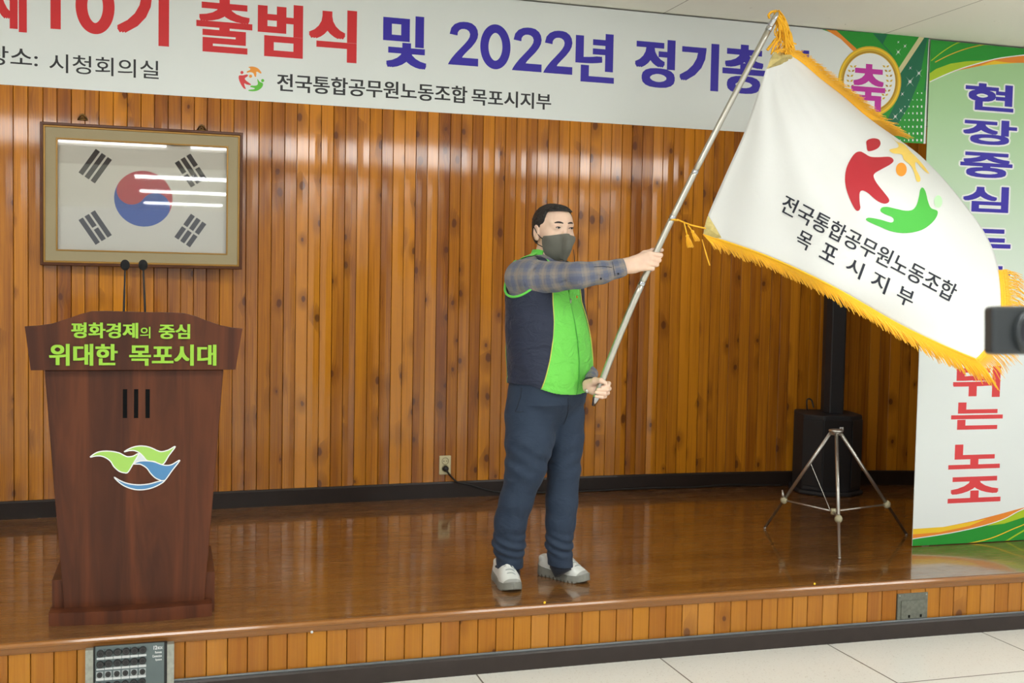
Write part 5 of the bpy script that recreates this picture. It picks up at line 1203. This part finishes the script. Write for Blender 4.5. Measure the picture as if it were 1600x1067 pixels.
def fnorm(u, v, e=.004):
    a = fpos(np.clip(u+e, 0, 1), v)-fpos(np.clip(u-e, 0, 1), v); b = fpos(u, np.clip(v+e, 0, 1))-fpos(u, np.clip(v-e, 0, 1)); n = np.cross(a, b); n /= np.linalg.norm(n, axis=-1)[..., None]
    c = CAM-fpos(u, v); return n*np.sign((n*c).sum(-1))[..., None]
def finv(P):   # picture point -> place on the cloth
    P = np.asarray(P, float); u = np.full(len(P), .55); v = np.full(len(P), .5)
    for _ in range(60):
        e = 1e-3; f0 = fpx_(u, v)-P; fu = (fpx_(u+e, v)-fpx_(u-e, v))/(2*e); fv = (fpx_(u, v+e)-fpx_(u, v-e))/(2*e)
        det = fu[:, 0]*fv[:, 1]-fu[:, 1]*fv[:, 0]; det = np.where(np.abs(det) < 1, 1, det)
        u = np.clip(u-.6*(f0[:, 0]*fv[:, 1]-f0[:, 1]*fv[:, 0])/det, .002, .998); v = np.clip(v-.6*(fu[:, 0]*f0[:, 1]-fu[:, 1]*f0[:, 0])/det, .002, .998)
    return u, v
def flag_cloth():
    t = NT('white_satin_flag'); o = t.obj(); n = t.noise(o, 1100.0, 1.0); w = t.noise(o, 9.0, 4.0, .6, .6)
    t.set(col=t.mix(n, (.82, .825, .80), (.88, .885, .865)), rough=.5, sheen=.2, spec=.3); t.bump(w, .10, .02)
    tr = t.n('ShaderNodeBsdfTranslucent'); tr.inputs[0].default_value = (.85, .84, .80, 1); mx = t.n('ShaderNodeMixShader'); mx.inputs[0].default_value = .25
    t.lk(t.b.outputs[0], mx.inputs[1]); t.lk(tr.outputs[0], mx.inputs[2]); t.lk(mx.outputs[0], t.t.nodes['Material Output'].inputs[0]); return t.m
flag = empty('flag', fpos(np.array([0.0]), np.array([0.0]))[0], 'white flag with gold fringe and a three-figure emblem flying from the steel pole', 'flag')
nu, nv = 90, 70; uu, vv = np.meshgrid(np.linspace(0, 1, nu), np.linspace(0, 1, nv), indexing='ij'); Pf = fpos(uu, vv)
Fc = [(i*nv+j, (i+1)*nv+j, (i+1)*nv+j+1, i*nv+j+1) for i in range(nu-1) for j in range(nv-1)]
clo = mesh_obj('flag_cloth', Pf.reshape(-1, 3), Fc, flag_cloth(), flag, True); add_mod(clo, 'SOLIDIFY', thickness=.0016, offset=0)
def on_cloth(name, P2, Fc, mat, lift=.0022, label=None, sub=7.0):
    P = [tuple(p) for p in P2]; T = []
    st = []
    for f in Fc:
        for i in range(1, len(f)-1): st.append((f[0], f[i], f[i+1]))
    cache = {}
    def mid(a, b):
        k = (min(a, b), max(a, b))
        if k not in cache: P.append(((P[a][0]+P[b][0])/2, (P[a][1]+P[b][1])/2)); cache[k] = len(P)-1
        return cache[k]
    far = lambda a, b: math.hypot(P[a][0]-P[b][0], P[a][1]-P[b][1])
    while st:
        a, b, c = st.pop(); e = [(far(a, b), 0), (far(b, c), 1), (far(c, a), 2)]; m = max(e)
        if m[0] <= sub: T.append((a, b, c)); continue
        if m[1] == 0: q = mid(a, b); st += [(a, q, c), (q, b, c)]
        elif m[1] == 1: q = mid(b, c); st += [(a, b, q), (a, q, c)]
        else: q = mid(c, a); st += [(a, b, q), (q, b, c)]
    u, v = finv(P); W = fpos(u, v)+fnorm(u, v)*lift; o = mesh_obj(name, W, T, mat, flag, True)
    if label: o['label'] = label
    return o
E1 = lambda P: [(1200+a/5.333, 180+b/5.333) for a, b in P]
RB = [(765,305),(800,320),(850,348),(920,352),(1010,350),(1043,378),(1020,410),(940,455),(890,485),(878,515),(905,570),(960,640),(1005,700),(1000,730),(960,738),(900,710),(830,650),(785,630),(762,650),(762,720),(768,775),(750,798),(725,785),(690,720),(655,630),(640,540),(650,450),(685,370),(725,318)]
RH = [(820,215),(870,195),(920,205),(935,240),(915,275),(870,297),(830,300),(820,260)]
YB = [(1020,182),(1075,225),(1130,245),(1180,300),(1240,360),(1300,430),(1340,490),(1300,465),(1250,410),(1225,395),(1230,450),(1265,520),(1262,555),(1235,550),(1215,480),(1185,420),(1130,375),(1110,330),(1040,320),(1010,290),(1080,270),(1075,235)]
GB = [(1285,605),(1310,640),(1330,720),(1355,775),(1408,800),(1400,850),(1350,910),(1270,960),(1150,983),(1030,970),(930,930),(850,895),(815,870),(840,855),(930,870),(1020,895),(1045,878),(1030,850),(970,825),(935,800),(945,772),(990,765),(1060,780),(1140,797),(1200,790),(1235,750),(1255,680),(1265,625)]
D_RED = plain('flag_red_dye', (.42, .012, .022), .7, var=0); D_YEL = plain('flag_yellow_dye', (.88, .60, .12), .7, var=0); D_ORA = plain('flag_orange_dye', (.85, .30, .02), .7, var=0); D_GRN = plain('flag_green_dye', (.065, .44, .050), .7, var=0); D_GRN_OVER = plain('flag_green_overexposed', (.50, .80, .45), .7, var=0); D_BLK = plain('flag_black_thread', (.012, .014, .025), .7, var=0)
for nm, lst, mt in (('red_figure', [RB, RH], D_RED), ('yellow_figure', [YB], D_YEL), ('green_figure', [GB], D_GRN)):
    PP = []; FF = []
    for pl_ in lst:
        c_ = E1(catmull(pl_, 5)); FF += [[i+len(PP) for i in f] for f in tess2d(c_)]; PP += [tuple(x) for x in c_]
    on_cloth(nm, PP, FF, mt)
for nm, c_, rx, ry, mt in (('orange_head', (1108, 455), 45, 57, D_ORA), ('green_head', (1415, 722), 33, 52, D_GRN_OVER)):  # green head is paler: its overexposure is put into the colour
    c2 = E1(circle2d(c_, rx, ry, 24)); on_cloth(nm, c2, tess2d(c2), mt)
def flag_text(name, items):
    PP = []; FF = []
    for body_, bl, br, upv in items:
        V, Fc, lay = glyphs(body_, .015, .005); bl = np.array(bl, float); dx = np.array(br, float)-bl; upv = np.array(upv, float)
        FF += [[i+len(PP) for i in f] for f in Fc]; PP += [tuple(bl+dx*v[0]+upv*v[1]) for v in V]
    on_cloth(name, PP, FF, D_BLK, .0026, 'black stitched lettering', 12.0)
sh = lambda x, y: (x, y+6.5)
flag_text('black_lettering', [('전국통합공무원노동조합', (1217, 329.5), (1486, 473.5), (12, -27))])
for b_, p0, p1, up_v in (('목', (1241, 375.5), (1262.5, 387), (10, -24)), ('포', (1279, 395), (1302.5, 408), (9, -24)), ('시', (1319, 417), (1343, 431), (9, -24)), ('지', (1358, 440), (1382, 454), (9, -25)), ('부', (1398, 463.5), (1422.5, 476), (8, -25))):
    flag_text('black_letter', [(b_, sh(*p0), sh(*p1), up_v)])
# gold fringe: header braid and hanging threads, one part for each edge
def fringe_mat(name, a, b):
    t = NT(name); n = t.noise(t.obj(), 160.0, 2.0); t.set(col=t.mix(n, a, b), rough=.5, sheen=.2, spec=.4); return t.m
M_FR = fringe_mat('gold_fringe', (.93, .40, .005), (1.0, .58, .012))
def fringe(name, n, uv, length, dirf, seed, r=.0016, head=.010, wob=1.0):
    R = random.Random(seed); mb = MB(); ts = np.linspace(0, 1, n); U, Vv = uv(ts); P = fpos(U, Vv)
    for i in range(n):
        t = ts[i]; p = P[i]; d = dirf(t, i, R); ln = length(t)*R.uniform(.86, 1.10); w = np.array([R.gauss(0, 1), R.gauss(0, 1), R.gauss(0, 1)])*.006*wob
        d2 = d*.75+np.array([0, 0, -.25])*wob+w*8; q1 = p+d*ln*.35; q2 = q1+d2/np.linalg.norm(d2)*ln*.35+w*.5; q3 = q2+(d2*.7+np.array([0, 0, -.3])*wob)/np.linalg.norm(d2*.7+np.array([0, 0, -.3])*wob)*ln*.35+w
        mb.tube([p-d*.002, q1, q2, q3], [r, r, r*.95, r*.5], 4, cap=False)
        if i % 2 == 0 and i+3 < n: mb.tube([p+d*head*.3, P[min(i+3, n-1)]+d*head*1.6, P[min(i+4, n-1)]+d*head*3.0], r*1.25, 4, cap=False)
    for off, rr in ((.0, .0042), (.006, .0034), (.013, .0026)):
        mb.tube([P[i]+dirf(ts[i], i, None)*off for i in range(0, n, 3)], rr, 6)
    o = mb.obj(name, M_FR, flag, smooth=True); return o
pxdir = lambda dx, dy: (lambda v: v/np.linalg.norm(v))(AR*dx+AD*dy)
dB = lambda t, i, R: pxdir(.42-.1*t, .80)
fringe('bottom_fringe', 400, lambda t: (t, t*0), lambda t: .070+.065*t, lambda t, i, R: pxdir(.62, .72), 5, r=.0021, wob=.30)
fringe('top_fringe', 260, lambda t: (t*.97, t*0+1), lambda t: .050+.045*t, lambda t, i, R: pxdir(.72+.25*t, -.22+.24*t), 6, wob=.35)
fringe('fly_fringe', 130, lambda t: (t*0+1, t*.36), lambda t: .120-.02*t, lambda t, i, R: pxdir(.60+.38*min(t*3, 1), .62-.70*min(t*2, 1)), 8)
# gilt corner pieces, cord and tassels
M_GC = plain('gold_lame', (.50, .40, .15), .35, metal=.7, var=.4, vscale=60)
def corner(name, uvs, lift=.003):
    u = np.array([a for a, b in uvs]); v = np.array([b for a, b in uvs]); n = len(u); g = []
    W = fpos(u, v)+fnorm(u, v)*lift; c = W.mean(0)+fnorm(u, v).mean(0)*.006; V = [c]+list(W); mesh_obj(name, V, [(0, 1+i, 1+(i+1) % n) for i in range(n)], M_GC, flag)
corner('corner_patch', [(0, 0), (.02, 0), (.045, 0), (.062, .012), (.03, .06), (.0, .10), (0, .05)])
corner('corner_patch', [(0, 1), (.05, 1), (.12, 1), (.13, .985), (.07, .93), (.0, .90), (0, .95)])
def lp_(px, py, d): return toW(L(px, py, d))
bd = float(fdepth(np.array(0.0), np.array(0.0)))
cord = MB().tube(catmull([lp_(1058, 343, bd+.02), lp_(1078, 351, bd), lp_(1092, 354.5, bd), lp_(1103, 357, bd-.005)], 5, False), .0032, 8); cord.obj('cord', M_FR, flag, True)
ringp = [lp_(1052.5, 344, POLE_D(344))+.0165*(AR*math.cos(t)+AF*math.sin(t)) for t in np.linspace(0, 2*math.pi, 17)]; MB().tube(ringp, .0028, 8).obj('cord_loop', M_FR, flag, True)
MB().tube([lp_(1055.5, 344.5, bd+.015), lp_(1060, 344, bd+.018)], .003, 8).obj('cord_knot', M_FR, flag, True)
def tassel(a, b, c, w):
    R = random.Random(3); mb = MB().tube([lp_(*a, bd), lp_(*b, bd-.003)], .0028, 8); B_ = lp_(*b, bd-.003); C_ = lp_(*c, bd-.003); mb.ball(tuple(B_), .0075, 10)
    for k in range(44):
        t = R.uniform(0, 6.283); q = R.uniform(.2, 1); o_ = AR*math.cos(t)*q+AF*math.sin(t)*q; e = C_+o_*w+np.array([0, 0, R.uniform(-.004, .004)])
        mb.tube([B_+o_*.004, B_*.5+C_*.5+o_*w*.75, e], [.0016, .0018, .0014], 4)
    mb.obj('tassel', M_FR, flag, True)
tassel((1069, 348), (1074, 369), (1078, 386), .016); tassel((1075, 352), (1082, 362), (1089, 376), .013)
MB().tube(catmull([lp_(1097, 374, bd), lp_(1100, 385, bd), lp_(1104, 399, bd), lp_(1109, 415, bd)], 4, False), [.002]*6+[.003]*7, 6).obj('loose_thread', M_FR, flag, True)
# bunch of threads and cord gathered at the pole top
R = random.Random(12); mb = MB(); dT0 = POLE_D(40)+.004
for k in range(70):
    a = R.uniform(0, 1); s = (1212+R.uniform(-3, 5), 19+R.uniform(-3, 5)); m1 = (1217+R.uniform(-6, 12), 38+R.uniform(-8, 8)); m2 = (1218+R.uniform(-8, 18), 56+R.uniform(-6, 8)); e = (1224+R.uniform(-16, 22), 72+R.uniform(-6, 14))
    if k % 3: e = (1226+R.uniform(0, 16), 74+R.uniform(-4, 12)); m1 = (1222+R.uniform(-4, 6), 36+R.uniform(-6, 6)); m2 = (1229+R.uniform(-6, 7), 56+R.uniform(-5, 5))
    z = [dT0+R.uniform(-.010, .022) for _ in range(4)]
    mb.tube(catmull([lp_(*s, z[0]), lp_(*m1, z[1]), lp_(*m2, z[2]), lp_(*e, z[3])], 4, False), R.uniform(.0022, .0036), 5)
for P in ([(1212, 17), (1205, 19), (1201, 24), (1203, 28)], [(1212, 60), (1208, 66), (1203, 73), (1199, 78)], [(1215, 62), (1210, 72), (1207, 82), (1206, 85)]):
    for k in range(5): mb.tube(catmull([lp_(x+R.uniform(-1.5, 1.5), y+R.uniform(-1, 1), dT0+R.uniform(-.008, .008)) for x, y in P], 4, False), .0034, 5)
mb.obj('top_bunch', M_FR, flag, True)
